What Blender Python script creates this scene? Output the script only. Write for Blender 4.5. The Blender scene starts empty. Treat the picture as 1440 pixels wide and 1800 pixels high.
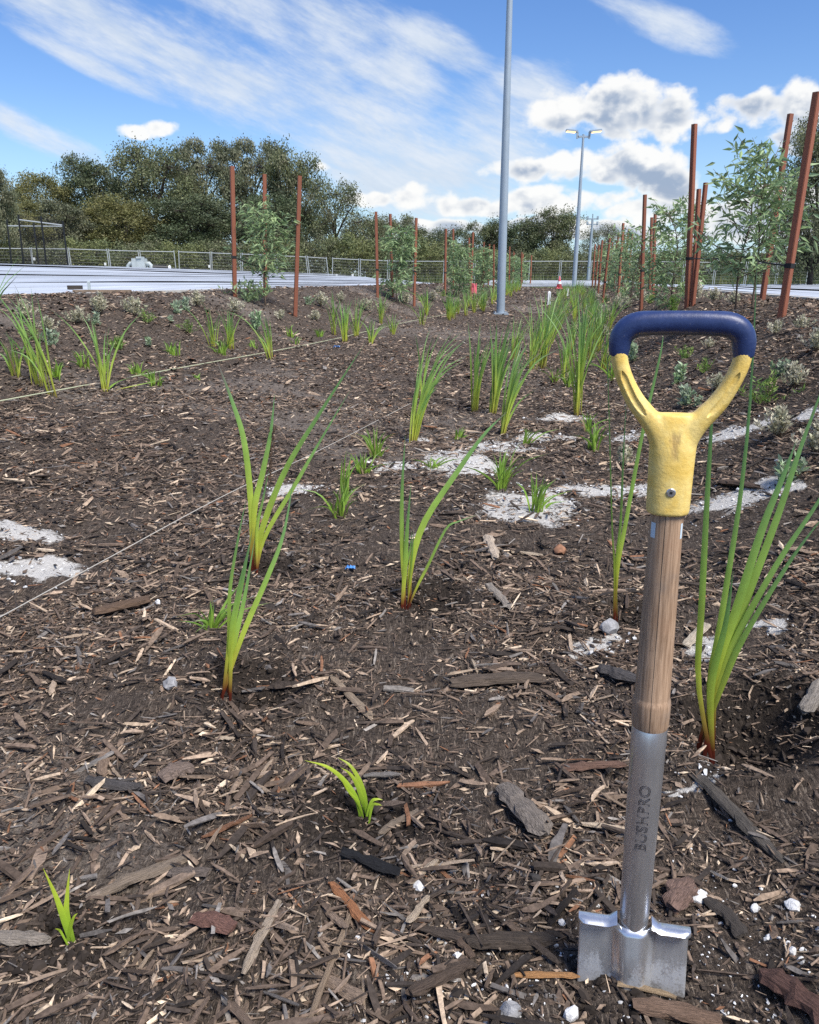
import bpy, bmesh, math, random
import numpy as np
from mathutils import Vector, Matrix

# ------------------------------------------------------------------ camera, sky, sun, exposure
S = bpy.context.scene
COL = S.collection
FPX, CX, CY = 1442.0, 720.0, 900.0          # focal length and centre in photograph pixels
PITCH = math.radians(15.8)
CAMH = 0.88
CAM = np.array([0.0, 0.0, CAMH])
cd = bpy.data.cameras.new('camera'); cam = bpy.data.objects.new('camera', cd); COL.objects.link(cam)
cam.location = (0, 0, CAMH); cam.rotation_euler = (math.pi/2 - PITCH, 0, 0)
cd.sensor_fit = 'HORIZONTAL'; cd.sensor_width = 36.0; cd.lens = 36.0*FPX/1440.0
cd.clip_start = 0.02; cd.clip_end = 6000.0
S.camera = cam
S.view_settings.view_transform = 'Standard'; S.view_settings.look = 'None'
S.view_settings.gamma = 1.0; S.view_settings.use_curve_mapping = False
EXPO = 1.3
S.view_settings.exposure = EXPO
S.cycles.use_denoising = False
S.cycles.max_bounces = 5; S.cycles.diffuse_bounces = 2; S.cycles.glossy_bounces = 3; S.cycles.transmission_bounces = 3

SUN_AZ, SUN_EL = math.radians(138), math.radians(56)      # behind the right shoulder, through thin cloud
SKY_STRENGTH = 0.10
sl = bpy.data.lights.new('sun', 'SUN'); sl.energy = 2.6; sl.angle = math.radians(24); sl.color = (1.0, 0.95, 0.87)
so = bpy.data.objects.new('sun', sl); COL.objects.link(so)
sd = Vector((math.sin(SUN_AZ)*math.cos(SUN_EL), math.cos(SUN_AZ)*math.cos(SUN_EL), math.sin(SUN_EL)))
so.rotation_euler = sd.to_track_quat('Z', 'Y').to_euler(); so.location = sd*50

CP, SP = math.cos(PITCH), math.sin(PITCH)
def ray(px, py):
    a, b = (px-CX)/FPX, (py-CY)/FPX
    d = np.array([a, CP - b*SP, -SP - b*CP])
    return d/np.linalg.norm(d)
def azel(px, py):
    d = ray(px, py)
    return math.degrees(math.atan2(d[0], d[1])), math.degrees(math.asin(d[2]))
def at_depth(px, py, Y):
    d = ray(px, py)
    return CAM + d*(Y/d[1])

# ---- tiny expression helper for shader node trees
class X:
    def __init__(s, nt, sock): s.nt, s.s = nt, sock
    def _m(s, op, *args, clamp=False):
        n = s.nt.nodes.new('ShaderNodeMath'); n.operation = op; n.use_clamp = clamp
        for i, a in enumerate((s,)+args):
            if isinstance(a, X): s.nt.links.new(a.s, n.inputs[i])
            else: n.inputs[i].default_value = a
        return X(s.nt, n.outputs[0])
    def __add__(s, o): return s._m('ADD', o)
    def __radd__(s, o): return s._m('ADD', o)
    def __sub__(s, o): return s._m('SUBTRACT', o)
    def __rsub__(s, o): return (s*-1.0)+o
    def __mul__(s, o): return s._m('MULTIPLY', o)
    def __rmul__(s, o): return s._m('MULTIPLY', o)
    def __truediv__(s, o): return s._m('DIVIDE', o)
    def max(s, o): return s._m('MAXIMUM', o)
    def smax(s, o, k):
        return s._m('SMOOTH_MAX', o, k)
    def min(s, o): return s._m('MINIMUM', o)
    def clamp(s): return s._m('ADD', 0.0, clamp=True)
    def exp(s): return s._m('EXPONENT')
    def step(s, a, b):
        n = s.nt.nodes.new('ShaderNodeMapRange'); n.interpolation_type = 'SMOOTHSTEP'
        s.nt.links.new(s.s, n.inputs['Value'])
        n.inputs['From Min'].default_value = a; n.inputs['From Max'].default_value = b
        return X(s.nt, n.outputs[0])
def xyz(nt, x, y, z):
    n = nt.nodes.new('ShaderNodeCombineXYZ')
    for i, a in enumerate((x, y, z)):
        if isinstance(a, X): nt.links.new(a.s, n.inputs[i])
        else: n.inputs[i].default_value = a
    return n.outputs[0]
def noise(nt, vec, scale, detail=5, rough=0.55, dist=0.0):
    n = nt.nodes.new('ShaderNodeTexNoise'); n.inputs['Scale'].default_value = scale
    n.inputs['Detail'].default_value = detail; n.inputs['Roughness'].default_value = rough
    n.inputs['Distortion'].default_value = dist
    if vec is not None: nt.links.new(vec, n.inputs['Vector'])
    return X(nt, n.outputs[0])
def mixc(nt, fac, a, b):
    n = nt.nodes.new('ShaderNodeMix'); n.data_type = 'RGBA'
    if isinstance(fac, X): nt.links.new(fac.s, n.inputs[0])
    else: n.inputs[0].default_value = fac
    for k, c in ((6, a), (7, b)):
        if isinstance(c, (tuple, list)): n.inputs[k].default_value = (*c, 1)
        else: nt.links.new(c, n.inputs[k])
    return n.outputs[2]

def build_world():
    w = bpy.data.worlds.new('World'); S.world = w; w.use_nodes = True
    nt = w.node_tree; nt.nodes.clear()
    out = nt.nodes.new('ShaderNodeOutputWorld'); bg = nt.nodes.new('ShaderNodeBackground')
    nt.links.new(bg.outputs[0], out.inputs[0]); bg.inputs['Strength'].default_value = SKY_STRENGTH
    sky = nt.nodes.new('ShaderNodeTexSky'); sky.sky_type = 'NISHITA'; sky.sun_disc = False
    sky.sun_elevation = SUN_EL; sky.sun_rotation = SUN_AZ; sky.air_density = 1.0; sky.dust_density = 0.2; sky.ozone_density = 3.0
    tc = nt.nodes.new('ShaderNodeTexCoord'); sep = nt.nodes.new('ShaderNodeSeparateXYZ')
    nt.links.new(tc.outputs['Generated'], sep.inputs[0])
    dx, dy, dz = (X(nt, sep.outputs[i]) for i in range(3))
    az = dx._m('ARCTAN2', dy)*57.2958
    el = dz._m('ARCSINE')*57.2958
    hs = nt.nodes.new('ShaderNodeHueSaturation'); hs.inputs['Hue'].default_value = 0.512; hs.inputs['Saturation'].default_value = 1.24; hs.inputs['Value'].default_value = 0.66
    nt.links.new(sky.outputs[0], hs.inputs['Color'])
    col = hs.outputs[0]
    K = 2.0**-EXPO/SKY_STRENGTH        # cloud colours below are as displayed
    def lobes(vec, items, weight=None):
        """smallest squared ellipse distance over (centre x, y, radius x, y)"""
        d = None
        for (cx, cy, rx, ry) in items:
            a = nt.nodes.new('ShaderNodeVectorMath'); a.operation = 'MULTIPLY_ADD'; nt.links.new(vec, a.inputs[0])
            a.inputs[1].default_value = (1/rx, 1/ry, 0); a.inputs[2].default_value = (-cx/rx, -cy/ry, 0)
            b = nt.nodes.new('ShaderNodeVectorMath'); b.operation = 'DOT_PRODUCT'; nt.links.new(a.outputs[0], b.inputs[0]); nt.links.new(a.outputs[0], b.inputs[1])
            v = X(nt, b.outputs['Value']); d = v if d is None else d._m('SMOOTH_MIN', v, 0.3)
        return d
    # ---- high thin cloud, combed along one slanting direction
    r = math.radians(-21); cr, sr = math.cos(r), math.sin(r)
    s_ = az*cr + el*sr; t_ = el*cr - az*sr
    streak = noise(nt, xyz(nt, s_*0.095, t_*0.24, 3.1), 1.0, 6, 0.64, 0.35)
    fine = noise(nt, xyz(nt, s_*0.24, t_*0.95, 1.7), 1.0, 6, 0.66)
    def rot(px, py): a, e = azel(px, py); return a*cr+e*sr, e*cr-a*sr
    ci_items = []
    for (px, py, ls, lt) in ((150, 45, 8, 1.9), (400, 130, 9, 2.6), (640, 220, 8, 3.6), (800, 290, 7, 3.2), (580, 60, 6, 3.2), (680, 130, 5, 2.6), (420, 0, 8, 2.2), (680, 310, 8, 2.6), (770, 75, 4.5, 1.3), (1160, 35, 4.5, 1.0), (40, 225, 5, 1.0), (160, 112, 5, .7), (950, 165, 4, 2.0), (880, 230, 5, 2.8)):
        ci_items.append((*rot(px, py), ls, lt))
    cm = lobes(xyz(nt, s_, t_, 0.0), ci_items)
    frame = az._m('ABSOLUTE').step(27.0, 40.0).max(el.step(18.0, 26.0))      # beyond the picture the same kind of sky goes on
    wide = noise(nt, tc.outputs['Generated'], 1.9, 3, 0.5)
    gen = (wide-0.50)*5.0
    m = (1.0-cm)*(1.0-frame) + gen*frame
    m = m.max(-1.5)
    ci = (m*0.62 + (streak-0.5)*1.9 + (fine-0.5)*1.0 + 0.10).step(-0.05, 0.95)
    cicol = mixc(nt, fine.step(0.3, 0.75), (0.66*K, 0.75*K, 0.87*K), (0.80*K, 0.86*K, 0.94*K))
    col = mixc(nt, (1.0-el.step(-2.0, 10.0))*0.72, col, (0.36*K, 0.62*K, 0.93*K))
    col = mixc(nt, ci*0.9, col, cicol)
    # ---- heaped cloud: lobes, bright frayed edges, grey bellies above flat bases
    puff = noise(nt, xyz(nt, dx, dy, dz*1.3), 17.0, 5, 0.60)
    puffu = noise(nt, xyz(nt, dx+0.006, dy, dz*1.3+0.016), 17.0, 3, 0.55)
    puff2 = noise(nt, xyz(nt, dx+1.7, dy, dz*1.3), 8.0, 2, 0.5)
    bil = noise(nt, xyz(nt, dx, dy+2.0, dz*1.2), 30.0, 1, 0.5)
    pf = puff-0.5; pf2 = puff2-0.5; lit = puff-puffu; bl = (bil-0.5)._m('ABSOLUTE')*2.0-0.22
    wv = xyz(nt, az + pf2*5.0, el + pf2*-2.0, 0.0)
    layers = [
        ([(660, 352, 48, 17), (745, 352, 66, 26), (835, 362, 90, 20), (945, 352, 90, 30), (1030, 358, 90, 26), (1150, 362, 110, 34), (1260, 380, 90, 40), (1370, 370, 80, 46), (760, 398, 95, 11), (905, 398, 130, 15), (1070, 408, 170, 18), (640, 420, 60, 8)], 412, 300, 0.8),
        ([(915, 296, 66, 26), (1000, 286, 70, 30), (1095, 296, 92, 40), (1165, 322, 62, 34), (280, 234, 52, 18), (547, 287, 28, 11)], 350, 262, 1.0),
        ([(985, 205, 72, 44), (1085, 190, 92, 46), (1178, 200, 56, 42), (1262, 205, 50, 36), (1335, 192, 48, 30), (1415, 188, 56, 44), (1395, 246, 45, 22)], 252, 150, 1.0)]
    for (L, ybase, ytop_, amt) in layers:
        d = lobes(wv, [(*azel(px, py), rx/24.0, ry/27.0) for (px, py, rx, ry) in L])
        dens = 1.0-d + pf*3.0 + bl*1.1
        if ybase == 412:
            dens = dens.max((puff2-0.57)*9.0*frame - (1.0-frame)*3.0 + pf*2.0 - el._m('ABSOLUTE')*0.02 - (el.step(10.0, 17.0)*4.0))
        e0, e1 = azel(1000, ybase)[1], azel(1000, ytop_)[1]
        hgt = (el-e0)*(1/(e1-e0))
        alpha = dens.step(-0.08, 0.55)
        shade = ((0.86-hgt)*1.0 + (dens-0.6)*0.40 - lit*4.6 - bl*0.6).step(0.05, 1.1)*dens.step(0.10, 0.9)*amt
        cc = mixc(nt, shade, (1.0*K, 1.0*K, 0.985*K), (0.36*K, 0.45*K, 0.60*K))
        col = mixc(nt, alpha*0.97, col, cc)
    nt.links.new(col, bg.inputs['Color'])
    w.cycles.sampling_method = 'NONE'        # an even sky: found by the surfaces' own rays
build_world()

# ------------------------------------------------------------------ numeric helpers
def sst(a, b, x):
    t = np.clip((np.asarray(x, float)-a)/(b-a), 0, 1); return t*t*(3-2*t)
def _hash(i, j, s):
    n = (i.astype(np.int64)*374761393 + j.astype(np.int64)*668265263 + s*982451653) & 0xffffffff
    n = ((n ^ (n >> 13))*1274126177) & 0xffffffff
    return ((n ^ (n >> 16)) & 0xffff)/65535.0
def vnoise(x, y, s=0):
    x = np.asarray(x, float); y = np.asarray(y, float)
    i = np.floor(x); j = np.floor(y); fx = x-i; fy = y-j
    fx = fx*fx*(3-2*fx); fy = fy*fy*(3-2*fy); i = i.astype(int); j = j.astype(int)
    return (_hash(i, j, s)*(1-fx)+_hash(i+1, j, s)*fx)*(1-fy) + (_hash(i, j+1, s)*(1-fx)+_hash(i+1, j+1, s)*fx)*fy
ROW = math.radians(10.95); CR, SR = math.cos(ROW), math.sin(ROW)
def uv(x, y): return x*CR - y*SR, x*SR + y*CR          # across the bed, along the bed
def xy(u, v): return u*CR + v*SR, -u*SR + v*CR
HOLES = []          # (x, y, radius, depth) planting dishes, filled before the ground is meshed
def pad_left_z(u, v): return 0.71 + 0.56*sst(-5.3, -14.5, u) - 0.45*sst(-16, -24, u) - 0.0022*np.maximum(v-14, 0)
def base_z(x, y):
    x = np.asarray(x, float); y = np.asarray(y, float)
    u, v = uv(x, y)
    rise = 0.52*sst(17, 40, v)
    zl = 0.13*sst(-1.2, -3.0, u) + 0.60*sst(-2.9, -4.9, u)
    zr = 0.66*sst(0.15, 1.9, u)
    z = rise + (zl+zr)*(1-rise/0.74)
    z = z - .10*sst(2.62, 2.86, u)
    z = z*(1-sst(39.6, 40.6, v)) + .45*sst(39.6, 40.6, v)
    # under the sheeting and beyond
    k = sst(-5.15, -5.5, u)
    z = z*(1-k) + (pad_left_z(u, v)-0.08)*k
    far = 0.28 + 0.62*sst(-5, -30, x)
    z = z*(1-sst(46, 56, np.hypot(x, y))) + far*sst(46, 56, np.hypot(x, y))
    return z
def ground_z(x, y):
    x = np.asarray(x, float); y = np.asarray(y, float)
    u, v = uv(x, y)
    bed = sst(-5.4, -4.9, u)*(1-sst(2.3, 2.7, u))*(1-sst(38, 40, v))
    r = np.hypot(x, y)
    z = base_z(x, y)
    z = z + bed*((vnoise(x*1.7, y*1.7, 1)-.5)*0.05 + (vnoise(x*5, y*5, 2)-.5)*0.028*(1-sst(8, 16, r)))
    z = z + bed*(1-sst(3, 7, r))*((vnoise(x*19, y*19, 3)-.5)*0.013 + (vnoise(x*55, y*55, 4)-.5)*0.006)
    for (hx, hy, hr, hd) in HOLES:
        d = np.hypot(x-hx, y-hy)/hr
        z = z - hd*np.exp(-d*d*2.2) + hd*0.55*np.exp(-(d-1.25)**2*7)
    return z
_TS = 0.3*1.006**np.arange(0, 1180)
def G(px, py):
    """point of the ground seen at a photograph pixel"""
    d = ray(px, py); P = CAM + d*_TS[:, None]; below = P[:, 2] < ground_z(P[:, 0], P[:, 1])
    i = int(np.argmax(below)) if below.any() else len(_TS)-1
    t = np.linspace(_TS[max(i-1, 0)], _TS[i], 60); P = CAM + d*t[:, None]; g = ground_z(P[:, 0], P[:, 1]); j = int(np.argmax(P[:, 2] < g)) if (P[:, 2] < g).any() else 59
    return np.array([P[j, 0], P[j, 1], float(g[j])])
def mpp(p):
    """metres per photograph pixel at a world point"""
    return ((p[1])*CP + (CAMH-p[2])*SP)/FPX

# ------------------------------------------------------------------ scene helpers
def tag(o, label=None, cat=None, group=None, kind=None):
    if label: o['label'] = label
    if cat: o['category'] = cat
    if group: o['group'] = group
    if kind: o['kind'] = kind
    return o
def empty(name, loc, label=None, cat=None, group=None, rz=0.0):
    o = bpy.data.objects.new(name, None); COL.objects.link(o); o.location = tuple(loc); o.rotation_euler = (0, 0, rz)
    o.empty_display_size = 0.05
    return tag(o, label, cat, group)
def new_mesh(name, verts, faces, mat=None, cols=None, smooth=False):
    me = bpy.data.meshes.new(name)
    me.from_pydata([tuple(map(float, v)) for v in verts], [], [tuple(map(int, f)) for f in faces])
    if cols is not None:
        at = me.color_attributes.new('col', 'FLOAT_COLOR', 'POINT')
        c = np.ones((len(verts), 4), np.float32); c[:, :3] = np.asarray(cols)[:, :3]
        at.data.foreach_set('color', c.ravel())
    if mat: me.materials.append(mat)
    if smooth: me.polygons.foreach_set('use_smooth', [True]*len(me.polygons))
    me.update(); return me
def big_mesh(name, V, F, mat, cols=None, smooth=False):
    """numpy arrays: V (n,3), F (m,k) with one k"""
    me = bpy.data.meshes.new(name); V = np.asarray(V, np.float32); F = np.asarray(F, np.int32); k = F.shape[1]
    me.vertices.add(len(V)); me.vertices.foreach_set('co', V.ravel())
    me.loops.add(F.size); me.loops.foreach_set('vertex_index', F.ravel())
    me.polygons.add(len(F)); me.polygons.foreach_set('loop_start', np.arange(0, F.size, k, dtype=np.int32))
    if cols is not None:
        at = me.color_attributes.new('col', 'FLOAT_COLOR', 'POINT')
        c = np.ones((len(V), 4), np.float32); c[:, :3] = cols; at.data.foreach_set('color', c.ravel())
    me.materials.append(mat)
    me.polygons.foreach_set('use_smooth', np.full(len(F), smooth, dtype=bool))
    me.update(calc_edges=True); return me
def link(name, me, parent=None, loc=None):
    o = bpy.data.objects.new(name, me); COL.objects.link(o)
    if parent: o.parent = parent
    if loc is not None: o.location = tuple(loc)
    return o
class MB:
    def __init__(s): s.v, s.f, s.c = [], [], []
    def add(s, v, f, c=None):
        n = len(s.v); s.v += [tuple(p) for p in v]; s.f += [tuple(i+n for i in q) for q in f]
        s.c += [c if c is not None else (1, 1, 1)]*len(v) if c is None or len(np.shape(c)) == 1 else [tuple(k) for k in c]
    def box(s, lo, hi, M=None, c=None):
        x0, y0, z0 = lo; x1, y1, z1 = hi
        v = [(x0,y0,z0),(x1,y0,z0),(x1,y1,z0),(x0,y1,z0),(x0,y0,z1),(x1,y0,z1),(x1,y1,z1),(x0,y1,z1)]
        if M is not None: v = [tuple(M @ Vector(p)) for p in v]
        s.add(v, [(3,2,1,0),(4,5,6,7),(0,1,5,4),(1,2,6,5),(2,3,7,6),(3,0,4,7)], c)
    def tube(s, pts, rad, n=8, cap=True, c=None, phase=0.0):
        pts = [np.array(p, float) for p in pts]; R = rad if hasattr(rad, '__len__') else [rad]*len(pts)
        rings = []; up = None
        for i, p in enumerate(pts):
            t = pts[min(i+1, len(pts)-1)] - pts[max(i-1, 0)]; t = t/(np.linalg.norm(t)+1e-12)
            if up is None: up = np.array([1, 0, 0.]) if abs(t[2]) > .8 else np.array([0, 0, 1.])
            a = up - t*np.dot(up, t); a /= np.linalg.norm(a)+1e-12; b = np.cross(t, a); up = a
            rings.append([p + R[i]*(math.cos(q)*a + math.sin(q)*b) for q in (2*math.pi*(k+phase)/n for k in range(n))])
        v = [q for r in rings for q in r]; f = []
        for i in range(len(pts)-1):
            for k in range(n): f.append((i*n+k, i*n+(k+1) % n, (i+1)*n+(k+1) % n, (i+1)*n+k))
        if cap: f.append(tuple(range(n-1, -1, -1))); f.append(tuple(range((len(pts)-1)*n, len(pts)*n)))
        s.add(v, f, c)
    def lathe(s, prof, n=24, c=None, cap=True):
        v = []; f = []
        for r, z in prof: v += [(r*math.cos(2*math.pi*k/n), r*math.sin(2*math.pi*k/n), z) for k in range(n)]
        for i in range(len(prof)-1):
            for k in range(n): f.append((i*n+k, i*n+(k+1) % n, (i+1)*n+(k+1) % n, (i+1)*n+k))
        if cap: f.append(tuple(range(n-1, -1, -1))); f.append(tuple(range((len(prof)-1)*n, len(prof)*n)))
        s.add(v, f, c)
    def build(s, name, mat, parent=None, loc=None, smooth=False, col=False, origin=None):
        v = s.v if origin is None else [tuple(np.array(p)-origin) for p in s.v]
        return link(name, new_mesh(name, v, s.f, mat, s.c if col else None, smooth), parent, loc)
def auto_smooth(o, deg=40):
    me = o.data
    me.polygons.foreach_set('use_smooth', [True]*len(me.polygons))
    try: me.set_sharp_from_angle(angle=math.radians(deg))
    except Exception: pass

ORD = ['first', 'second', 'third', 'fourth', 'fifth', 'sixth', 'seventh', 'eighth', 'ninth', 'tenth', 'eleventh', 'twelfth', 'thirteenth', 'fourteenth', 'fifteenth',
       'sixteenth', 'seventeenth', 'eighteenth', 'nineteenth', 'twentieth', 'twenty-first', 'twenty-second', 'twenty-third', 'twenty-fourth', 'twenty-fifth', 'twenty-sixth', 'twenty-seventh', 'twenty-eighth']

# ------------------------------------------------------------------ materials
def mat(name, col=(.5, .5, .5), rough=.7, metal=0.0, attr=False, objcol=False, nscale=0, namp=0.0, bump=0.0, bscale=60, stretch=None, transl=0.0, spec=0.4):
    m = bpy.data.materials.new(name); m.use_nodes = True; nt = m.node_tree
    p = nt.nodes['Principled BSDF']; p.inputs['Roughness'].default_value = rough; p.inputs['Metallic'].default_value = metal
    p.inputs['Specular IOR Level'].default_value = spec
    c = None
    if attr:
        a = nt.nodes.new('ShaderNodeAttribute'); a.attribute_name = 'col'; c = a.outputs['Color']
    elif objcol:
        a = nt.nodes.new('ShaderNodeObjectInfo'); c = a.outputs['Color']
    vec = None
    if nscale or bump:
        tc = nt.nodes.new('ShaderNodeTexCoord'); vec = tc.outputs['Object']
        if stretch:
            mp = nt.nodes.new('ShaderNodeMapping'); mp.inputs['Scale'].default_value = stretch; nt.links.new(vec, mp.inputs[0]); vec = mp.outputs[0]
    if nscale:
        n = noise(nt, vec, nscale, 5, .6)
        f = n.step(.25, .75)*(2*namp) + (1-namp)
        vm = nt.nodes.new('ShaderNodeVectorMath'); vm.operation = 'SCALE'
        if c is None: vm.inputs[0].default_value = col
        else: nt.links.new(c, vm.inputs[0])
        nt.links.new(f.s, vm.inputs['Scale']); c = vm.outputs[0]
    if c is None: p.inputs['Base Color'].default_value = (*col, 1)
    else: nt.links.new(c, p.inputs['Base Color'])
    if bump:
        b = nt.nodes.new('ShaderNodeBump'); b.inputs['Strength'].default_value = bump; b.inputs['Distance'].default_value = .01
        nb = noise(nt, vec, bscale, 6, .65); nt.links.new(nb.s, b.inputs['Height']); nt.links.new(b.outputs[0], p.inputs['Normal'])
    if transl:
        t = nt.nodes.new('ShaderNodeBsdfTranslucent'); mx = nt.nodes.new('ShaderNodeMixShader'); mx.inputs[0].default_value = transl
        if c is None: t.inputs[0].default_value = (*col, 1)
        else: nt.links.new(c, t.inputs[0])
        nt.links.new(p.outputs[0], mx.inputs[1]); nt.links.new(t.outputs[0], mx.inputs[2])
        nt.links.new(mx.outputs[0], nt.nodes['Material Output'].inputs[0])
    return m
M = {}
M['chips'] = mat('mulch_chips', attr=True, rough=.85, nscale=130, namp=.35, bump=.35, bscale=260, spec=.25)
M['chip'] = mat('single_chip', objcol=True, rough=.85, nscale=6, namp=.55, bump=.7, bscale=8, stretch=(.55, 3.2, 2.2), spec=.25)
M['leaf'] = mat('strap_leaf', attr=True, rough=.45, nscale=14, namp=.14, transl=.38)
M['sapleaf'] = mat('sapling_leaf', attr=True, rough=.5, transl=.35)
M['treeleaf'] = mat('tree_leaf', attr=True, rough=.6, transl=.25)
M['bark'] = mat('bark', (.12, .085, .06), .9, nscale=18, namp=.4, bump=.5, bscale=40, stretch=(1, 1, .25))
M['darkbark'] = mat('dark_bark', (.045, .037, .03), .95, nscale=3, namp=.4)
M['stake'] = mat('stake_timber', objcol=True, rough=.75, nscale=40, namp=.3, bump=.25, bscale=60, stretch=(2, 2, .12))
M['tie'] = mat('black_rubber', (.012, .012, .013), .7)
M['pole'] = mat('painted_pole', (.30, .36, .42), .45, metal=.2, nscale=3, namp=.06)
M['galv'] = mat('galvanised', (.52, .54, .56), .45, metal=.5)
M['wire'] = mat('wire', (.17, .18, .19), .6, metal=.3)
M['black'] = mat('black_paint', (.012, .013, .016), .5)
M['sheet'] = mat('white_sheeting', objcol=True, rough=.42, nscale=1.2, namp=.14, stretch=(3.0, .25, 1))
M['kerb'] = mat('concrete', (.45, .44, .42), .85, nscale=6, namp=.15)
M['stone'] = mat('white_stone', (.66, .66, .66), .85, nscale=45, namp=.2, bump=.6, bscale=90)
M['rock'] = mat('grey_rock', (.30, .30, .31), .9, nscale=30, namp=.45, bump=.8, bscale=60)
M['string'] = mat('string', (.46, .48, .32), .7)
M['string2'] = mat('cord', (.42, .40, .36), .7)
M['pink'] = mat('pink_tape', (.75, .16, .2), .6)
M['blueplastic'] = mat('blue_plastic', (.06, .22, .55), .45)
M['white'] = mat('white_paint', (.7, .72, .74), .6)
M['plank'] = mat('plank', (.22, .16, .11), .85, nscale=10, namp=.3)
M['machine'] = mat('machine_grey', (.36, .40, .40), .6, nscale=4, namp=.15)
M['sand'] = mat('sand_grains', attr=True, rough=.95, spec=.1)

def soil_material():
    m = bpy.data.materials.new('mulch_ground'); m.use_nodes = True; nt = m.node_tree; p = nt.nodes['Principled BSDF']
    p.inputs['Roughness'].default_value = .95; p.inputs['Specular IOR Level'].default_value = .15
    tc = nt.nodes.new('ShaderNodeTexCoord'); vec = tc.outputs['Object']
    a = nt.nodes.new('ShaderNodeAttribute'); a.attribute_name = 'col'
    sp = nt.nodes.new('ShaderNodeSeparateColor'); nt.links.new(a.outputs['Color'], sp.inputs[0])
    sand, bed, dry = (X(nt, sp.outputs[i]) for i in range(3))
    n1 = noise(nt, vec, 9, 6, .7); n2 = noise(nt, vec, 70, 6, .75); n3 = noise(nt, vec, 260, 3, .7); n4 = noise(nt, vec, 1.3, 4, .6)
    c = mixc(nt, n2.step(.32, .72), (.024, .019, .016), (.118, .092, .074))
    c = mixc(nt, n3.step(.58, .76)*.6, c, (.24, .19, .15))
    c = mixc(nt, n1.step(.35, .7)*.45, c, (.045, .035, .028))
    for (ang, sc_, seed, fc, am) in ((.5, (420, 70, 70), 3., (.21, .165, .13), .75), (-.7, (360, 55, 55), 9., (.15, .115, .09), .7), (1.7, (300, 45, 45), 5., (.014, .011, .010), .8), (2.6, (170, 26, 26), 7., (.30, .245, .195), .6), (.1, (26, 150, 26), 11., (.02, .016, .014), .7)):
        mp = nt.nodes.new('ShaderNodeMapping'); mp.inputs['Rotation'].default_value = (0, 0, ang); mp.inputs['Scale'].default_value = sc_; mp.inputs['Location'].default_value = (seed, seed, 0); nt.links.new(vec, mp.inputs[0])
        fb = noise(nt, mp.outputs[0], 1.0, 3, .6, .9); c = mixc(nt, fb.step(.57, .66)*am, c, fc)
    dr = (dry + (n2-.5)*1.6 + (n3-.5)*.8).step(.35, .95)
    c = mixc(nt, dr*.45, c, (.24, .21, .185))
    c = mixc(nt, (dry*-1.0).step(.0, .8)*.72, c, (.016, .0125, .0105))  # dark dug soil, painted darker still to stand in for shadow in the dishes
    g = mixc(nt, n4.step(.35, .65), (.19, .17, .11), (.10, .14, .04))
    c = mixc(nt, bed, g, c)
    sm = (sand*.98 + (n2-.5)*1.2 + (n1-.5)*1.5 + (n3-.5)*.3).step(.34, .70)
    sc = mixc(nt, n2.step(.3, .7), (.46, .445, .42), (.64, .62, .585))
    c = mixc(nt, sm*.96, c, sc)
    nt.links.new(c, p.inputs['Base Color'])
    b = nt.nodes.new('ShaderNodeBump'); b.inputs['Strength'].default_value = .9; b.inputs['Distance'].default_value = .012
    nt.links.new((n2 + n3*.5).s, b.inputs['Height']); nt.links.new(b.outputs[0], p.inputs['Normal'])
    return m
M['soil'] = soil_material()

# ------------------------------------------------------------------ planting layout (photograph pixel of the base -> ground point)
rng = np.random.default_rng(7); random.seed(7)
SPADE = G(1106, 1716)
FORE = {'a': (394, 1222), 'b': (446, 1003), 'c': (712, 1058), 'd': (1082, 1092), 'e': (1240, 1312), 'f': (640, 1424), 'g': (120, 1647), 'h': (372, 1106)}
FP = {k: G(*v) for k, v in FORE.items()}
for k, r_, dp, ox, oy in (('a', .10, .045, .07, .0), ('b', .08, .015, .04, 0), ('c', .11, .036, .06, -.01), ('d', .10, .028, .03, .02), ('e', .13, .065, .085, .0), ('f', .09, .022, -.0, -.03), ('g', .06, .012, 0, 0)):
    HOLES.append((FP[k][0]+ox, FP[k][1]+oy, r_, dp))
HOLES.append((SPADE[0], SPADE[1]-.05, .075, -.010))
FP = {k: np.array([p[0], p[1], float(ground_z(p[0], p[1]))]) for k, p in FP.items()}
SPADE[2] = float(ground_z(SPADE[0], SPADE[1]))
SANDPX = [(800, 805, 62, 22), (880, 785, 60, 12), (955, 768, 55, 10), (925, 890, 82, 26), (960, 880, 40, 18), (1040, 858, 80, 9), (1130, 860, 70, 12), (1290, 882, 85, 24), (1340, 870, 50, 12),
          (1290, 765, 55, 12), (1120, 767, 34, 7), (525, 860, 62, 9), (520, 868, 36, 8), (40, 930, 75, 13), (35, 996, 95, 28), (1225, 1362, 36, 20), (1060, 1140, 42, 12), (1250, 1140, 40, 16), (1100, 1128, 30, 10), (1430, 728, 30, 10),
          (990, 735, 60, 7), (735, 775, 24, 6), (845, 828, 45, 10), (1370, 1110, 26, 5), (700, 820, 40, 5), (640, 815, 30, 3), (810, 826, 40, 9)]
SAND = []
for (px, py, rx, ry) in SANDPX:
    p = G(px, py); a = G(px, py-ry); b = G(px, py+ry); SAND.append((p[0], p[1], rx*mpp(p)*.92, max(.02, abs(a[1]-b[1])/2)*.92))
def sand_amount(x, y):
    s = np.zeros(np.shape(x)); x = x + (vnoise(x*7, y*7, 41)-.5)*.10 + (vnoise(x*22, y*22, 42)-.5)*.04; y = y + (vnoise(x*6, y*6, 43)-.5)*.16 + (vnoise(x*20, y*20, 44)-.5)*.06
    for (sx, sy, ax, ay) in SAND:
        q = ((x-sx)/ax)**2 + ((y-sy)/ay)**2
        s = np.maximum(s, np.clip(1.28-q*.72, 0, 1))
    return s
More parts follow.
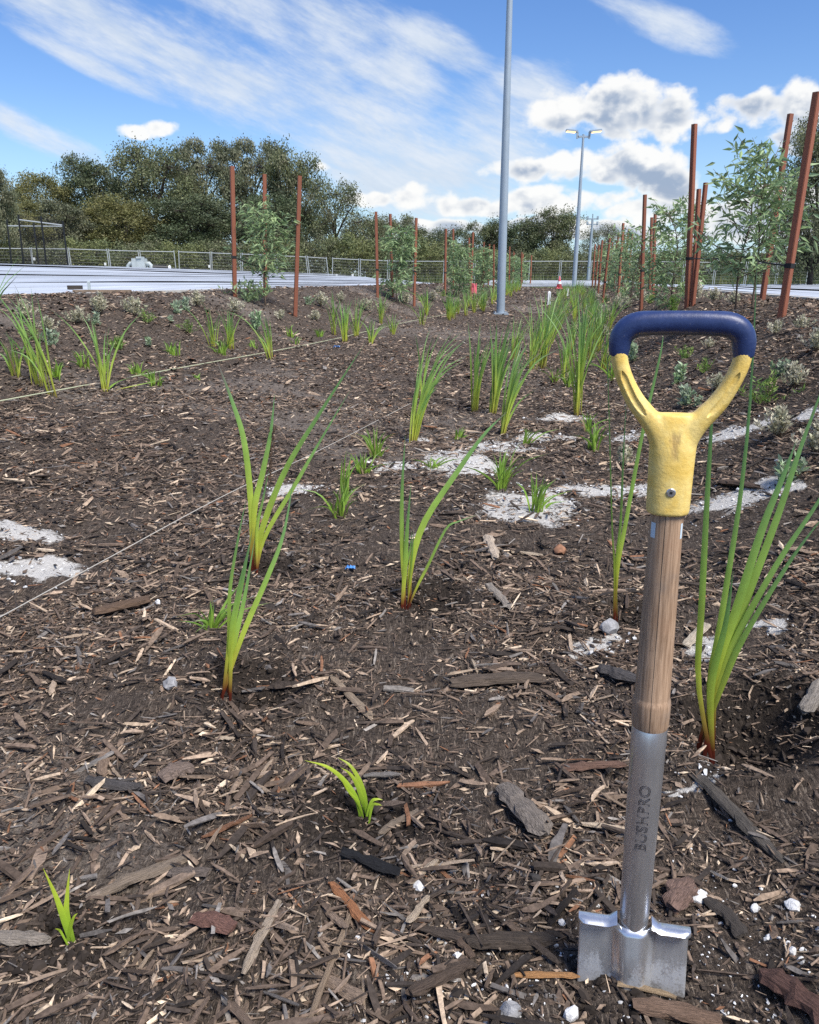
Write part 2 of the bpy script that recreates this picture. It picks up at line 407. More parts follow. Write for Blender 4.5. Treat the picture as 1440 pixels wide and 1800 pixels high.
def bare_amount(x, y):
    """fine dark soil with few chips: around the fresh plantings and in worn patches"""
    b = sst(.62, .85, vnoise(x*1.9+7, y*1.9, 11))*.5
    for (hx, hy, hr, hd) in HOLES: b = np.maximum(b, .96*np.exp(-((np.hypot(x-hx, y-hy)/(hr*1.45))**4)))
    return b

# ------------------------------------------------------------------ ground
def build_ground():
    rs = np.concatenate([np.arange(.25, 3.0, .0125), 3.0*np.exp(np.arange(0, math.log(4000/3.0), .016))])
    az = np.concatenate([np.radians(np.arange(-180, -44, 4.0)), np.radians(np.arange(-44, 44, .34)), np.radians(np.arange(44, 180, 4.0))])
    R, A = np.meshgrid(rs, az, indexing='ij'); x = R*np.sin(A); y = R*np.cos(A); z = ground_z(x, y)
    u, v = uv(x, y)
    bed = sst(-5.6, -5.2, u)*(1-sst(2.5, 2.9, u))*(1-sst(39, 41, v))
    bed = np.where(R < 3, 1, bed)
    sand = sand_amount(x, y)
    dry = sst(.45, .8, vnoise(x*.9, y*.9, 21))*.8*sst(-.2, .6, -u)
    for (hx, hy, hr, hd) in HOLES: dry = np.where(hd > 0, np.minimum(dry, dry*(1-np.exp(-(np.hypot(x-hx, y-hy)/(hr*1.25))**4)) - np.exp(-(np.hypot(x-hx, y-hy)/(hr*1.25))**4)), dry)  # below zero in the dishes: fresh soil tone with their shadow painted in
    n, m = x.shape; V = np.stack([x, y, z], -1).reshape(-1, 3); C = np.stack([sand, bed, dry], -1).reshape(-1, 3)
    i, j = np.meshgrid(np.arange(n-1), np.arange(m), indexing='ij'); j2 = (j+1) % m
    F = np.stack([i*m+j, (i+1)*m+j, (i+1)*m+j2, i*m+j2], -1).reshape(-1, 4)
    F = F[:, ::-1]
    V = np.vstack([V, [[0, 0, float(ground_z(0, 0))]]]); C = np.vstack([C, [[0, 1, 0]]])
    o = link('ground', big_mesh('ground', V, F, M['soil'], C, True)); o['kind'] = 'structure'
    bm = bmesh.new(); bm.from_mesh(o.data)
    c = bm.verts[:][-1]; ring = bm.verts[:][:m]
    for k in range(m): bm.faces.new((c, ring[(k+1) % m], ring[k]))
    bmesh.ops.recalc_face_normals(bm, faces=bm.faces); bm.to_mesh(o.data); bm.free()
    return o
GROUND = build_ground()

# ------------------------------------------------------------------ mulch
PAL = np.array([(.030, .024, .021), (.056, .043, .035), (.095, .069, .053), (.142, .102, .076), (.205, .150, .111), (.29, .215, .158), (.40, .305, .22), (.54, .43, .315), (.22, .11, .062), (.115, .104, .098), (.21, .19, .172)])
PALW = np.array([.11, .16, .20, .17, .13, .08, .05, .026, .02, .05, .03]); PALW /= PALW.sum()
def chip_template(seed, rings, sides, bend=.06):
    r = np.random.default_rng(seed); xs = np.linspace(-.5, .5, rings); V = []
    by, bz = r.normal(0, bend), abs(r.normal(0, bend*.8))
    for i, x in enumerate(xs):
        t = abs(x)*2; w = .5*(1-.35*t**3*r.uniform(.0, 1.2))*r.uniform(.8, 1.15) if 0 < i < rings-1 else .5*r.uniform(.25, .95)
        h = .5*(1-.4*t**2); oy = by*(1-t*t)*2+r.normal(0, .03); oz = bz*(1-t*t)*2
        for k in range(sides):
            a = 2*math.pi*(k+.5)/sides; V.append((x+r.normal(0, .025), oy+math.cos(a)*w*r.uniform(.8, 1.25), oz+math.sin(a)*h*r.uniform(.7, 1.2)))
    F = []
    for i in range(rings-1):
        for k in range(sides):
            a, b, c, d = i*sides+k, i*sides+(k+1) % sides, (i+1)*sides+(k+1) % sides, (i+1)*sides+k
            F += [(a, b, c), (a, c, d)]
    for k in range(1, sides-1): F += [(0, k+1, k), ((rings-1)*sides, (rings-1)*sides+k, (rings-1)*sides+k+1)]
    return np.array(V), np.array(F)
def splinter_template(seed):
    r = np.random.default_rng(seed); q = r.uniform(-.15, .15)
    V = [(-.5, r.normal(0, .15), 0), (q, .5, -.1), (q+r.uniform(-.2, .2), -.5, -.1), (q, r.normal(0, .2), .5), (.5, r.normal(0, .15), 0)]
    return np.array(V), np.array([(0, 2, 1), (0, 1, 3), (0, 3, 2), (4, 1, 2), (4, 3, 1), (4, 2, 3)])
def scatter(templates, P, L, W, T, C, tilt=.2, roll=.5, r=rng):
    Vs, Fs, Cs = [], [], []; off = 0; n = len(P); which = r.integers(0, len(templates), n)
    ya = r.uniform(0, 2*math.pi, n); pi = r.normal(0, tilt, n); ro = r.normal(0, roll, n)
    cy, sy, cp, sp, cr, sr = np.cos(ya), np.sin(ya), np.cos(pi), np.sin(pi), np.cos(ro), np.sin(ro)
    Rm = np.empty((n, 3, 3))
    Rm[:, 0, 0] = cy*cp; Rm[:, 0, 1] = cy*sp*sr-sy*cr; Rm[:, 0, 2] = cy*sp*cr+sy*sr
    Rm[:, 1, 0] = sy*cp; Rm[:, 1, 1] = sy*sp*sr+cy*cr; Rm[:, 1, 2] = sy*sp*cr-cy*sr
    Rm[:, 2, 0] = -sp; Rm[:, 2, 1] = cp*sr; Rm[:, 2, 2] = cp*cr
    sc = np.stack([L, W, T], -1)
    for k, (tv, tf) in enumerate(templates):
        ix = np.nonzero(which == k)[0]
        if not len(ix): continue
        v = tv[None]*sc[ix][:, None, :]; v = np.einsum('nij,nvj->nvi', Rm[ix], v) + P[ix][:, None, :]
        m = len(tv); Vs.append(v.reshape(-1, 3)); Fs.append((tf[None] + (off+np.arange(len(ix))*m)[:, None, None]).reshape(-1, 3))
        cv = C[ix][:, None, :]*r.uniform(.8, 1.2, (len(ix), m, 1)); Cs.append(cv.reshape(-1, 3)); off += m*len(ix)
    return np.vstack(Vs), np.vstack(Fs), np.vstack(Cs)
def merge(parts):
    V, F, C = [], [], []; o = 0
    for v, f, c in parts: V.append(v); F.append(f+o); C.append(c); o += len(v)
    return np.vstack(V), np.vstack(F), np.vstack(C)
T_BIG = [chip_template(100+i, 5, 4) for i in range(14)]
T_MID = [chip_template(200+i, 3, 4, .04) for i in range(10)]
T_SPL = [splinter_template(300+i) for i in range(12)]
def polar_points(n, r0, r1, half):
    R = np.sqrt(rng.uniform(r0*r0, r1*r1, n)); A = np.radians(rng.uniform(-half, half, n)); return R*np.sin(A), R*np.cos(A)
def palette(n, light=1.0, w=PALW):
    c = PAL[rng.choice(len(PAL), n, p=w)]*rng.uniform(.75, 1.3, (n, 1))*light
    return c
def clump_field(x, y): return vnoise(x*2.6, y*2.6, 31)*.6 + vnoise(x*6.5, y*6.5, 32)*.4
def mulch_layer(n, r0, r1, half, lmed, lsig, lmin, lmax, templates, zspread, keep_sand=.30, keep_bare=.25, wr=(.14, .42), light=1.0):
    x, y = polar_points(n, r0, r1, half)
    if r0 >= 20: x, y = xy(x, y)
    u, v = uv(x, y)
    ok = (u > -5.2) & (u < 2.6) & (v < 39)
    keep = 1-(1-keep_sand)*np.clip(sand_amount(x, y)*1.3, 0, 1)
    keep = np.minimum(keep, 1-(1-keep_bare)*bare_amount(x, y))
    keep = keep*np.clip(.30+1.2*sst(.27, .60, clump_field(x, y)), 0, 1)
    ok &= rng.uniform(0, 1, n) < keep
    x, y = x[ok], y[ok]; n = len(x)
    L = np.clip(np.exp(rng.normal(math.log(lmed), lsig, n)), lmin, lmax); W = L*rng.uniform(wr[0], wr[1], n); Tk = np.minimum(W*rng.uniform(.3, .7, n), .012)
    z = ground_z(x, y) + Tk*.3 + rng.uniform(0, 1, n)**2*zspread
    return templates, np.stack([x, y, z], -1), L, W, Tk, palette(n, light)
parts = []
for a in (
    dict(n=64000, r0=.3, r1=2.4, half=37, lmed=.010, lsig=.5, lmin=.004, lmax=.035, templates=T_SPL, zspread=.005, keep_bare=.6, keep_sand=.3, wr=(.10, .5)),
    dict(n=19000, r0=.3, r1=2.4, half=37, lmed=.021, lsig=.45, lmin=.010, lmax=.07, templates=T_MID, zspread=.011, wr=(.06, .28)),
    dict(n=6200, r0=.3, r1=2.4, half=37, lmed=.036, lsig=.45, lmin=.018, lmax=.10, templates=T_BIG, zspread=.015, keep_bare=.08, keep_sand=.1, wr=(.055, .22)),
    dict(n=88000, r0=2.4, r1=6, half=36, lmed=.019, lsig=.5, lmin=.007, lmax=.07, templates=T_SPL, zspread=.012, keep_bare=.6, wr=(.12, .42)),
    dict(n=24000, r0=2.4, r1=6, half=36, lmed=.037, lsig=.45, lmin=.018, lmax=.10, templates=T_MID, zspread=.018, wr=(.07, .28)),
    dict(n=42000, r0=20, r1=41, half=18, lmed=.085, lsig=.40, lmin=.04, lmax=.2, templates=T_SPL, zspread=.03, keep_bare=.8, wr=(.14, .42)),
    dict(n=62000, r0=5.6, r1=10.5, half=34, lmed=.030, lsig=.45, lmin=.014, lmax=.10, templates=T_SPL, zspread=.02, keep_bare=.7, wr=(.12, .42)),
    dict(n=88000, r0=6, r1=20, half=33, lmed=.040, lsig=.45, lmin=.018, lmax=.12, templates=T_SPL, zspread=.024, keep_bare=.7, wr=(.12, .42)),
):
    t, P, L, W, Tk, C = mulch_layer(**a); parts.append(scatter(t, P, L, W, Tk, C, tilt=.22, roll=.5))
V, F, C = merge(parts)
lit = link('mulch_litter', big_mesh('mulch_litter', V, F, M['chips'], C), GROUND); lit['kind'] = 'stuff'
# loose crumbs of white sand
sx, sy = [], []
for (px, py, ax, ay) in SAND:
    k = int(min(110, 14+ax*ay*3000)); q = rng.normal(0, .75, (k, 2)); sx.append(px+q[:, 0]*ax); sy.append(py+q[:, 1]*ay)
p0 = SPADE; k = 520; q = rng.normal(0, 1, (k, 2)); sx.append(p0[0]+.10+q[:, 0]*.16); sy.append(p0[1]-.02+q[:, 1]*.13)
k = 160; q = rng.normal(0, 1, (k, 2)); sx.append(p0[0]-.22+q[:, 0]*.08); sy.append(p0[1]-.03+q[:, 1]*.06)
sx = np.concatenate(sx); sy = np.concatenate(sy); n = len(sx); L = np.clip(np.exp(rng.normal(math.log(.0036), .5, n)), .0013, .012)*np.clip(.55+.35*np.hypot(sx, sy), .8, 2.2)
P = np.stack([sx, sy, ground_z(sx, sy)+L*.25], -1)
cc = rng.uniform(.42, .74, (n, 1))*np.array([[1, 1, 1.0]])
V, F, C = scatter([chip_template(400+i, 3, 4, .05) for i in range(6)], P, L, L*rng.uniform(.6, 1, n), L*.7, cc)
o = link('sand_crumbs', big_mesh('sand_crumbs', V, F, M['sand'], C), GROUND); o['kind'] = 'stuff'

# crumbs of dug soil in and around the planting dishes
cx_, cy_ = [], []
for (hx, hy, hr, hd) in HOLES:
    k = 420; q = rng.normal(0, .75, (k, 2))*hr; cx_.append(hx+q[:, 0]); cy_.append(hy+q[:, 1])
cx_ = np.concatenate(cx_); cy_ = np.concatenate(cy_); n = len(cx_); L = np.clip(np.exp(rng.normal(math.log(.006), .5, n)), .0025, .02)
V, F, C = scatter([chip_template(450+i, 3, 5, .05) for i in range(6)], np.stack([cx_, cy_, ground_z(cx_, cy_)+L*.2], -1), L, L*rng.uniform(.6, 1, n), L*.75, rng.uniform(.018, .05, (n, 1))*np.array([[1, .8, .68]]))
o = link('soil_crumbs', big_mesh('soil_crumbs', V, F, M['sand'], C), GROUND); o['kind'] = 'stuff'

# the chips that show largest, one object each, sharing meshes
CHIPMESH = []
for i in range(22):
    tv, tf = chip_template(500+i, 8, 6, .07)
    CHIPMESH.append(new_mesh('wood_chip', tv, tf, M['chip']))
def place_chip(name, p, L, W, T, yaw, pitch, roll, col, parent=None, mesh=None):
    o = link(name, mesh or random.choice(CHIPMESH), parent); o.location = tuple(p); o.scale = (L, W, T)
    o.rotation_euler = (roll, pitch, yaw); o.color = (*col, 1); return o
cnt = 0
while cnt < 285:
    x, y = polar_points(1, .62, 2.5, 27); x, y = float(x[0]), float(y[0])
    if rng.uniform() > (1.25/max(.8, math.hypot(x, y)))**1.6: continue
    if float(bare_amount(x, y)) > .45 or float(sand_amount(x, y)) > .5 or float(clump_field(x, y)) < .36: continue
    if math.hypot(x-SPADE[0], y-SPADE[1]) < .1: continue
    L = float(np.clip(np.exp(rng.normal(math.log(.048), .34)), .028, .11)); W = L*rng.uniform(.06, .21); T = min(W*rng.uniform(.35, .7), .013)
    w = PALW.copy(); w[5:9] *= 1.6; w /= w.sum()
    place_chip('wood_chip', (x, y, float(ground_z(x, y))+T*.35+rng.uniform(0, .012)), L, W, T, rng.uniform(0, 6.3), rng.normal(0, .14), rng.normal(0, .3), palette(1, 1, w)[0], GROUND)
    cnt += 1
# ------------------------------------------------------------------ chips and sticks one can name
NAMED = [  # name, pixel ends, width px, colour, label
    ('bark_piece', (168, 1086), (262, 1064), 26, (.115, .075, .05), 'thick brown bark piece lying under the pale cord beside the bright tuft'),
    ('bark_strip', (795, 1208), (945, 1200), 30, (.10, .076, .058), 'long arched dark brown bark strip in the middle of the chip pile'),
    ('wood_splinter', (584, 1556), (655, 1640), 17, (.30, .135, .065), 'bright orange brown wood splinter with frayed ends'),
    ('bark_strip', (160, 1578), (333, 1506), 24, (.21, .165, .125), 'long weathered tan bark strip right of the small two-bladed seedling'),
    ('wood_block', (-8, 1662), (86, 1668), 26, (.25, .215, .18), 'pale grey wood block cut by the left border'),
    ('bark_piece', (343, 1628), (408, 1646), 30, (.17, .09, .07), 'flat reddish bark piece in the lower left chip pile'),
    ('bark_piece', (298, 1544), (366, 1542), 20, (.15, .12, .10), 'smooth grey brown oblong chip at the end of the tan bark strip'),
    ('bark_piece', (885, 1395), (955, 1478), 40, (.17, .145, .125), 'broad grey frayed bark piece lying crosswise left of the spade socket'),
    ('bark_strip', (980, 1360), (1098, 1352), 18, (.16, .095, .07), 'reddish brown bark strip pointing at the spade socket'),
    ('twig', (617, 1611), (545, 1797), 12, (.27, .20, .14), 'long thin tan twig running to the bottom edge'),
    ('wood_splinter', (492, 1596), (428, 1722), 17, (.36, .29, .22), 'pale straw coloured splinter left of the orange one'),
    ('charred_stick', (604, 1510), (700, 1546), 20, (.016, .016, .018), 'charred black stick above the orange splinter'),
    ('wood_block', (188, 1324), (181, 1372), 19, (.22, .155, .11), 'small upright tan wood block above dark chips on the left'),
    ('bark_piece', (155, 1382), (245, 1394), 24, (.075, .068, .066), 'dark grey bark piece below the small tan block'),
    ('bark_piece', (282, 1378), (340, 1362), 34, (.18, .135, .11), 'flat pinkish brown bark flake left of centre'),
    ('branch', (1228, 1362), (1372, 1512), 26, (.085, .075, .066), 'long dark branch right of the spade socket below the tall strappy plant'),
    ('bark_piece', (1122, 1782), (1262, 1806), 32, (.16, .105, .075), 'brown split bark piece at the bottom edge below the spade blade'),
    ('bark_piece', (1340, 1722), (1450, 1800), 46, (.095, .052, .042), 'large dark reddish bark slab in the lower right corner'),
    ('bark_piece', (1180, 1610), (1212, 1562), 40, (.16, .105, .085), 'upright reddish bark chunk beside the spade neck'),
    ('bark_piece', (1242, 1588), (1306, 1652), 24, (.065, .055, .048), 'dark wedge of bark right of the spade blade'),
    ('bark_strip', (822, 1668), (972, 1666), 32, (.062, .048, .038), 'broad dark bark strip left of the spade blade dusted with white'),
    ('wood_splinter', (1088, 1736), (1186, 1760), 11, (.30, .22, .14), 'tan splinter lying across the foot of the spade blade'),
    ('wood_splinter', (900, 1722), (1016, 1724), 12, (.40, .21, .09), 'orange splinter left of the foot of the spade blade'),
    ('wood_splinter', (582, 1194), (650, 1262), 14, (.28, .215, .155), 'long tan splinter crossing the chip pile left of the arched bark'),
    ('wood_block', (1054, 1186), (1120, 1206), 26, (.075, .068, .066), 'dark grey wood block half hidden by the spade shaft'),
    ('wood_log', (1262, 852), (1332, 860), 19, (.085, .058, .042), 'short dark brown log lying on white sand behind the spade'),
    ('bark_piece', (1412, 1272), (1438, 1206), 26, (.22, .195, .17), 'grey flat bark piece at the right border level with the shaft lip'),
    ('wood_splinter', (668, 1468), (736, 1430), 15, (.23, .18, .135), 'tan splinter right of the short yellow green seedling'),
    ('wood_splinter', (808, 1660), (830, 1692), 13, (.13, .09, .065), 'short brown chip at the left end of the dusted bark strip'),
    ('wood_splinter', (858, 1034), (896, 1075), 14, (.26, .225, .19), 'pale grey stick right of the soil dish in the middle'),
    ('wood_splinter', (900, 975), (952, 980), 8, (.42, .34, .25), 'pale straw stick near the orange pebble'),
    ('wood_splinter', (1205, 1140), (1240, 1105), 16, (.42, .36, .28), 'pale broken chip between spade shaft and tall strappy plant'),
    ('wood_splinter', (858, 952), (872, 990), 17, (.44, .36, .28), 'upright pale chip right of the three-bladed plant'),
]
for i, (nm, a, b, wpx, col, lab) in enumerate(NAMED):
    A, B = G(*a), G(*b); c = (A+B)/2; L = float(np.linalg.norm(B-A))*1.04; W = wpx*mpp(c)*1.1; T = min(W*.55, .022)
    c[2] = float(ground_z(c[0], c[1])) + T*.55 + .004
    yaw = math.atan2(B[1]-A[1], B[0]-A[0]); pitch = -math.asin(max(-.4, min(.4, (B[2]-A[2])/max(L, .01))))
    tag(place_chip(nm, c, L, W, T, yaw, pitch, 0.1, col, None, new_mesh(nm, *chip_template(700+i, 9, 7, .05), M['chip'])), lab, 'wood')

# ------------------------------------------------------------------ stones and litter
def stone(name, px, py, wpx, hpx, mt, label, cat='stone', seed=0, group=None):
    p = G(px, py); r = np.random.default_rng(seed+900); s = mpp(p)
    bm = bmesh.new(); bmesh.ops.create_icosphere(bm, subdivisions=2, radius=1)
    for v in bm.verts:
        d = 1+r.normal(0, .10); v.co = Vector((v.co.x*wpx*s*.5*d, v.co.y*wpx*s*.42*d, max(v.co.z, -.6)*hpx*s*.5*d))
    me = bpy.data.meshes.new(name); bm.to_mesh(me); bm.free(); me.materials.append(mt)
    o = link(name, me, None, (p[0], p[1], p[2]+hpx*s*.22)); o.rotation_euler = (r.normal(0, .2), r.normal(0, .2), r.uniform(0, 6)); auto_smooth(o, 25)
    return tag(o, label, cat, group)
for i, a in enumerate([
    ('stone', 1003, 1790, 28, 36, 'stone', 'smooth white stone at the bottom edge left of the spade blade'),
    ('rock', 897, 1790, 44, 44, 'rock', 'rough grey rock at the bottom edge, larger neighbour of the white stone'),
    ('stone', 1227, 1580, 34, 20, 'stone', 'angular white lump right of the reddish bark chunk'),
    ('stone', 1327, 1600, 18, 16, 'stone', 'small white lump above the long dark branch end near the right'),
    ('stone', 1393, 1594, 30, 18, 'stone', 'white lump near the right border, upper of two'),
    ('stone', 1392, 1676, 16, 18, 'stone', 'white lump near the right border, left of the lower pair'),
    ('stone', 1408, 1692, 14, 16, 'stone', 'white lump near the right border, right of the lower pair'),
    ('stone', 1352, 1650, 14, 10, 'stone', 'small white lump right of the dark bark wedge'),
    ('stone', 1230, 1614, 14, 10, 'stone', 'small white lump directly below the angular one'),
    ('stone', 738, 1560, 26, 14, 'stone', 'chalky white lump left of the dusted bark strip'),
    ('stone', 935, 1645, 12, 12, 'stone', 'tiny white lump above the dusted bark strip'),
    ('stone', 805, 1683, 14, 14, 'stone', 'small white pebble at the foot of the short brown chip'),
    ('stone', 988, 1624, 16, 10, 'stone', 'tiny white lump beside the upper left corner of the spade blade'),
    ('rock', 1072, 1108, 34, 28, 'rock', 'rounded pale grey rock at the foot of the plant behind the shaft'),
    ('rock', 300, 1207, 28, 26, 'rock', 'pale grey crumbly rock left of the tall leaning plant'),
    ('stone', 984, 972, 26, 20, 'pebble', 'orange brown pebble right of the three-bladed plant'),
    ('stone', 278, 1062, 10, 12, 'stone', 'tiny white pebble at the end of the thick bark piece'),
    ('rock', 940, 1550, 26, 24, 'darkrock', 'dark round clod left of the spade socket'),
]):
    if 'pebble' not in M: M['pebble'] = mat('orange_pebble', (.26, .13, .075), .85, nscale=40, namp=.3)
    if 'darkrock' not in M: M['darkrock'] = mat('dark_clod', (.05, .045, .042), .95, nscale=40, namp=.3, bump=.5)
    stone(a[0], a[1], a[2], a[3], a[4], M[a[5]], a[6], 'rock' if a[0] == 'rock' else 'stone', i)
def scrap(px, py, wpx, label, seed):
    p = G(px, py); s = wpx*mpp(p); r = np.random.default_rng(seed); n = 7; V = []; F = []
    for i in range(n):
        for j in range(n): V.append(((i/(n-1)-.5)*s*(1+.3*r.normal(0, .3)), (j/(n-1)-.5)*s*.8, .006+abs(math.sin(i*1.7)*math.cos(j*1.3))*s*.28+r.uniform(0, .12)*s))
    for i in range(n-1):
        for j in range(n-1): F.append((i*n+j, (i+1)*n+j, (i+1)*n+j+1, i*n+j+1))
    o = link('plastic_scrap', new_mesh('plastic_scrap', V, F, M['blueplastic']), None, p); sm = o.modifiers.new('thick', 'SOLIDIFY'); sm.thickness = .0012
    tag(o, label, 'litter')
scrap(616, 1003, 17, 'crumpled blue plastic scrap right of the tall leaning plants', 1)
scrap(592, 612, 11, 'tiny blue plastic scrap on the path beside the far string line', 2)

# ------------------------------------------------------------------ strappy plants
STOPS_NEAR = [(0, (.06, .014, .012)), (.07, (.17, .032, .014)), (.12, (.40, .30, .05)), (.20, (.50, .58, .065)), (.45, (.32, .50, .085)), (.75, (.18, .35, .10)), (1, (.14, .28, .11))]
STOPS_SEED = [(0, (.14, .24, .03)), (.2, (.32, .50, .04)), (1, (.52, .60, .06))]
STOPS_FAR = [(0, (.30, .20, .05)), (.08, (.50, .52, .08)), (.28, (.44, .56, .09)), (.55, (.25, .42, .10)), (1, (.15, .29, .115))]
STOPS_DEAD = [(0, (.22, .15, .08)), (1, (.42, .34, .22))]
STOPS_GRASS = [(0, (.18, .27, .04)), (.3, (.28, .44, .06)), (.8, (.18, .34, .06)), (1, (.26, .28, .11))]
def ramp(stops, t):
    xs = [s[0] for s in stops]; return np.stack([np.interp(t, xs, [s[1][k] for s in stops]) for k in range(3)], -1)
def smooth_path(pts, n):
    pts = np.array(pts, float)
    if len(pts) == 2: pts = np.array([pts[0], (pts[0]+pts[1])/2, pts[1]])
    P = np.vstack([2*pts[0]-pts[1], pts, 2*pts[-1]-pts[-2]]); m = len(pts)-1; out = []
    for q in np.linspace(0, m, n):
        i = min(int(q), m-1); t = q-i; a, b, c, d = P[i:i+4]
        out.append(.5*((2*b)+(-a+c)*t+(2*a-5*b+4*c-d)*t*t+(-a+3*b-3*c+d)*t**3))
    return np.array(out)
def blade(pts, w, stops, twist=0.0, n=14, jit=1.0, dry_tip=0.0, fold=.13, look=None):
    P = smooth_path(pts, n); T = np.gradient(P, axis=0); T /= np.linalg.norm(T, axis=1, keepdims=True)+1e-9
    vd = (P[0]-CAM) if look is None else look; vd = vd/np.linalg.norm(vd)
    S_ = np.cross(T, vd); S_ /= np.linalg.norm(S_, axis=1, keepdims=True)+1e-9; N_ = np.cross(S_, T)
    t = np.linspace(0, 1, n); tw = twist*(.4+.6*t)
    Sd = S_*np.cos(tw)[:, None] + N_*np.sin(tw)[:, None]; Nd = np.cross(Sd, T)
    pr = (.5+.5*np.minimum(t/.3, 1))*np.clip(1-np.maximum(0, (t-.35)/.65)**1.7, .03, 1)
    h = (w*.5*pr)[:, None]
    V = np.stack([P-Sd*h, P-Nd*h*fold*2, P+Sd*h], 1).reshape(-1, 3)
    F = []
    for i in range(n-1):
        for k in range(2): F.append((i*3+k, i*3+k+1, (i+1)*3+k+1, (i+1)*3+k))
    c = ramp(stops, t)*jit
    if dry_tip: c = c*(1-sst(1-dry_tip, 1, t))[:, None] + np.array([.20, .165, .15])*sst(1-dry_tip, 1, t)[:, None]
    return V, F, np.repeat(c, 3, 0)
def add_leaf(root, base, V, F, C, name='leaf'):
    return link(name, new_mesh(name, V-base, F, M['leaf'], C, True), root)
def px_plant(base, leaves, label, name='strappy_plant', stops=STOPS_NEAR, spread=.010, seed=0, wf=.64):
    """leaves: (pixel path from above the base up to the tip, width px, lean in metres away(+)/towards(-), twist, dry)"""
    r = np.random.default_rng(seed+50); root = empty(name, base, label, 'plant', 'freshly planted strappy seedlings'); s = mpp(base)
    for (path, wpx, lean, tw, dry) in leaves:
        b = base + np.array([r.normal(0, spread), r.normal(0, spread), -.012]); pts = [b]
        hh = max(abs(path[-1][1]-(CY+0)), 1); tot = len(path)
        z0 = base[1]
        for i, q in enumerate(path): pts.append(at_depth(q[0], q[1], z0 + lean*((i+1)/tot)**1.3))
        pts[-1] = pts[-1] + (pts[-1]-pts[-2])*.12
        add_leaf(root, base, *blade(pts, wpx*s*wf, stops, tw, 18, r.uniform(.88, 1.12), dry))
    return root
px_plant(FP['a'], [(((402, 1130), (404, 1040), (418, 950), (432, 882)), 11, .05, .5, .05), (((408, 1120), (425, 1030), (442, 940)), 13, .03, .3, 0), (((412, 1130), (430, 1050), (446, 958)), 14, .05, -.2, 0),
                   (((425, 1120), (470, 1015), (498, 940), (515, 848)), 15, .08, .4, .04), (((405, 1120), (418, 1040), (436, 965)), 9, .0, .2, 0)], 'tall leaning five-bladed strappy plant beside a dark soil dish, left of centre', seed=1)
bp = px_plant(FP['b'], [(((442, 900), (430, 780), (408, 705), (384, 641)), 16, .05, .1, .28), (((447, 900), (462, 830), (476, 760), (482, 700)), 16, .03, .3, 0), (((458, 940), (500, 830), (560, 730), (636, 612)), 16, .02, -.1, .03),
                   (((465, 945), (520, 850), (560, 780), (619, 680)), 12, .06, .4, .12), (((452, 930), (462, 880), (472, 830)), 9, 0, .6, 0)], 'wide spreading strappy plant with one grey withered tip, behind the leaning one', seed=2)
mb = MB(); r = np.random.default_rng(4)
for i in range(46):
    q = r.uniform(0, 1); c = at_depth(472+8*q+r.normal(0, 2.2), 850-95*q, FP['b'][1]+.02); mb.tube([c, c+np.array([r.normal(0, .006), r.normal(0, .004), .014])], [.0022, .0008], 4)
mb.build('seed_head', mat('seed_head', (.09, .055, .035), .9), bp, origin=FP['b'])
px_plant(FP['c'], [(((707, 960), (707, 860), (712, 775)), 12, .03, .2, 0), (((712, 1000), (716, 930), (722, 857)), 13, .0, .2, 0), (((722, 1000), (745, 920), (800, 835), (850, 765), (887, 728)), 17, .03, -.1, .12),
                   (((734, 1030), (752, 995), (784, 930), (808, 916), (848, 902)), 8, .02, .4, .2), (((722, 1010), (726, 960), (727, 925)), 5, .0, .3, .3), (((712, 1010), (722, 960), (724, 935)), 7, .01, .5, 0)], 'three-bladed strappy plant with a long right-leaning blade, in the middle', seed=3)
px_plant(FP['d'], [(((1080, 1000), (1076, 920), (1070, 700), (1064, 548)), 5, .0, .6, .1), (((1083, 1000), (1091, 920), (1096, 800), (1102, 690)), 8, .02, .6, .1), (((1086, 1000), (1100, 920), (1130, 760), (1160, 628), (1166, 590)), 11, .02, .2, .05)], 'slender upright strappy plant just behind the spade shaft', seed=4, spread=.004)
px_plant(FP['e'], [(((1228, 1200), (1234, 1060), (1242, 900), (1250, 760), (1252, 690)), 15, .03, .2, .02), (((1246, 1210), (1264, 1110), (1282, 1000), (1302, 870), (1320, 690), (1332, 440)), 14, .06, .3, .02), (((1250, 1210), (1275, 1100), (1288, 1014)), 17, .0, .1, 0),
                   (((1258, 1190), (1292, 1080), (1340, 930), (1380, 830), (1397, 783)), 20, .02, .1, 0), (((1262, 1190), (1310, 1060), (1370, 900), (1410, 780), (1470, 620)), 18, .04, -.3, .02), (((1262, 1200), (1300, 1110), (1370, 985), (1440, 880), (1490, 790)), 15, .0, .2, .02),
                   (((1268, 1210), (1308, 1120), (1390, 985), (1450, 905)), 14, -.03, .3, .02)], 'tall wide-bladed strappy plant with dark red base, right of the spade', seed=5, spread=.010, wf=.72)
px_plant(FP['f'], [(((628, 1408), (605, 1372), (575, 1348), (540, 1338)), 14, .0, .2, 0), (((642, 1405), (632, 1372), (615, 1345), (596, 1333)), 13, .02, -.2, 0), (((638, 1410), (628, 1380), (615, 1360), (600, 1350)), 13, .01, .3, 0), (((630, 1412), (612, 1390), (600, 1370)), 8, -.01, .2, 0),
                   (((652, 1412), (662, 1405), (672, 1406)), 9, .0, .2, 0), (((654, 1418), (664, 1414), (671, 1416)), 8, -.01, .2, 0)], 'short yellow green seedling arching left on bare soil near the centre', 'seedling', STOPS_SEED, .006, 6)
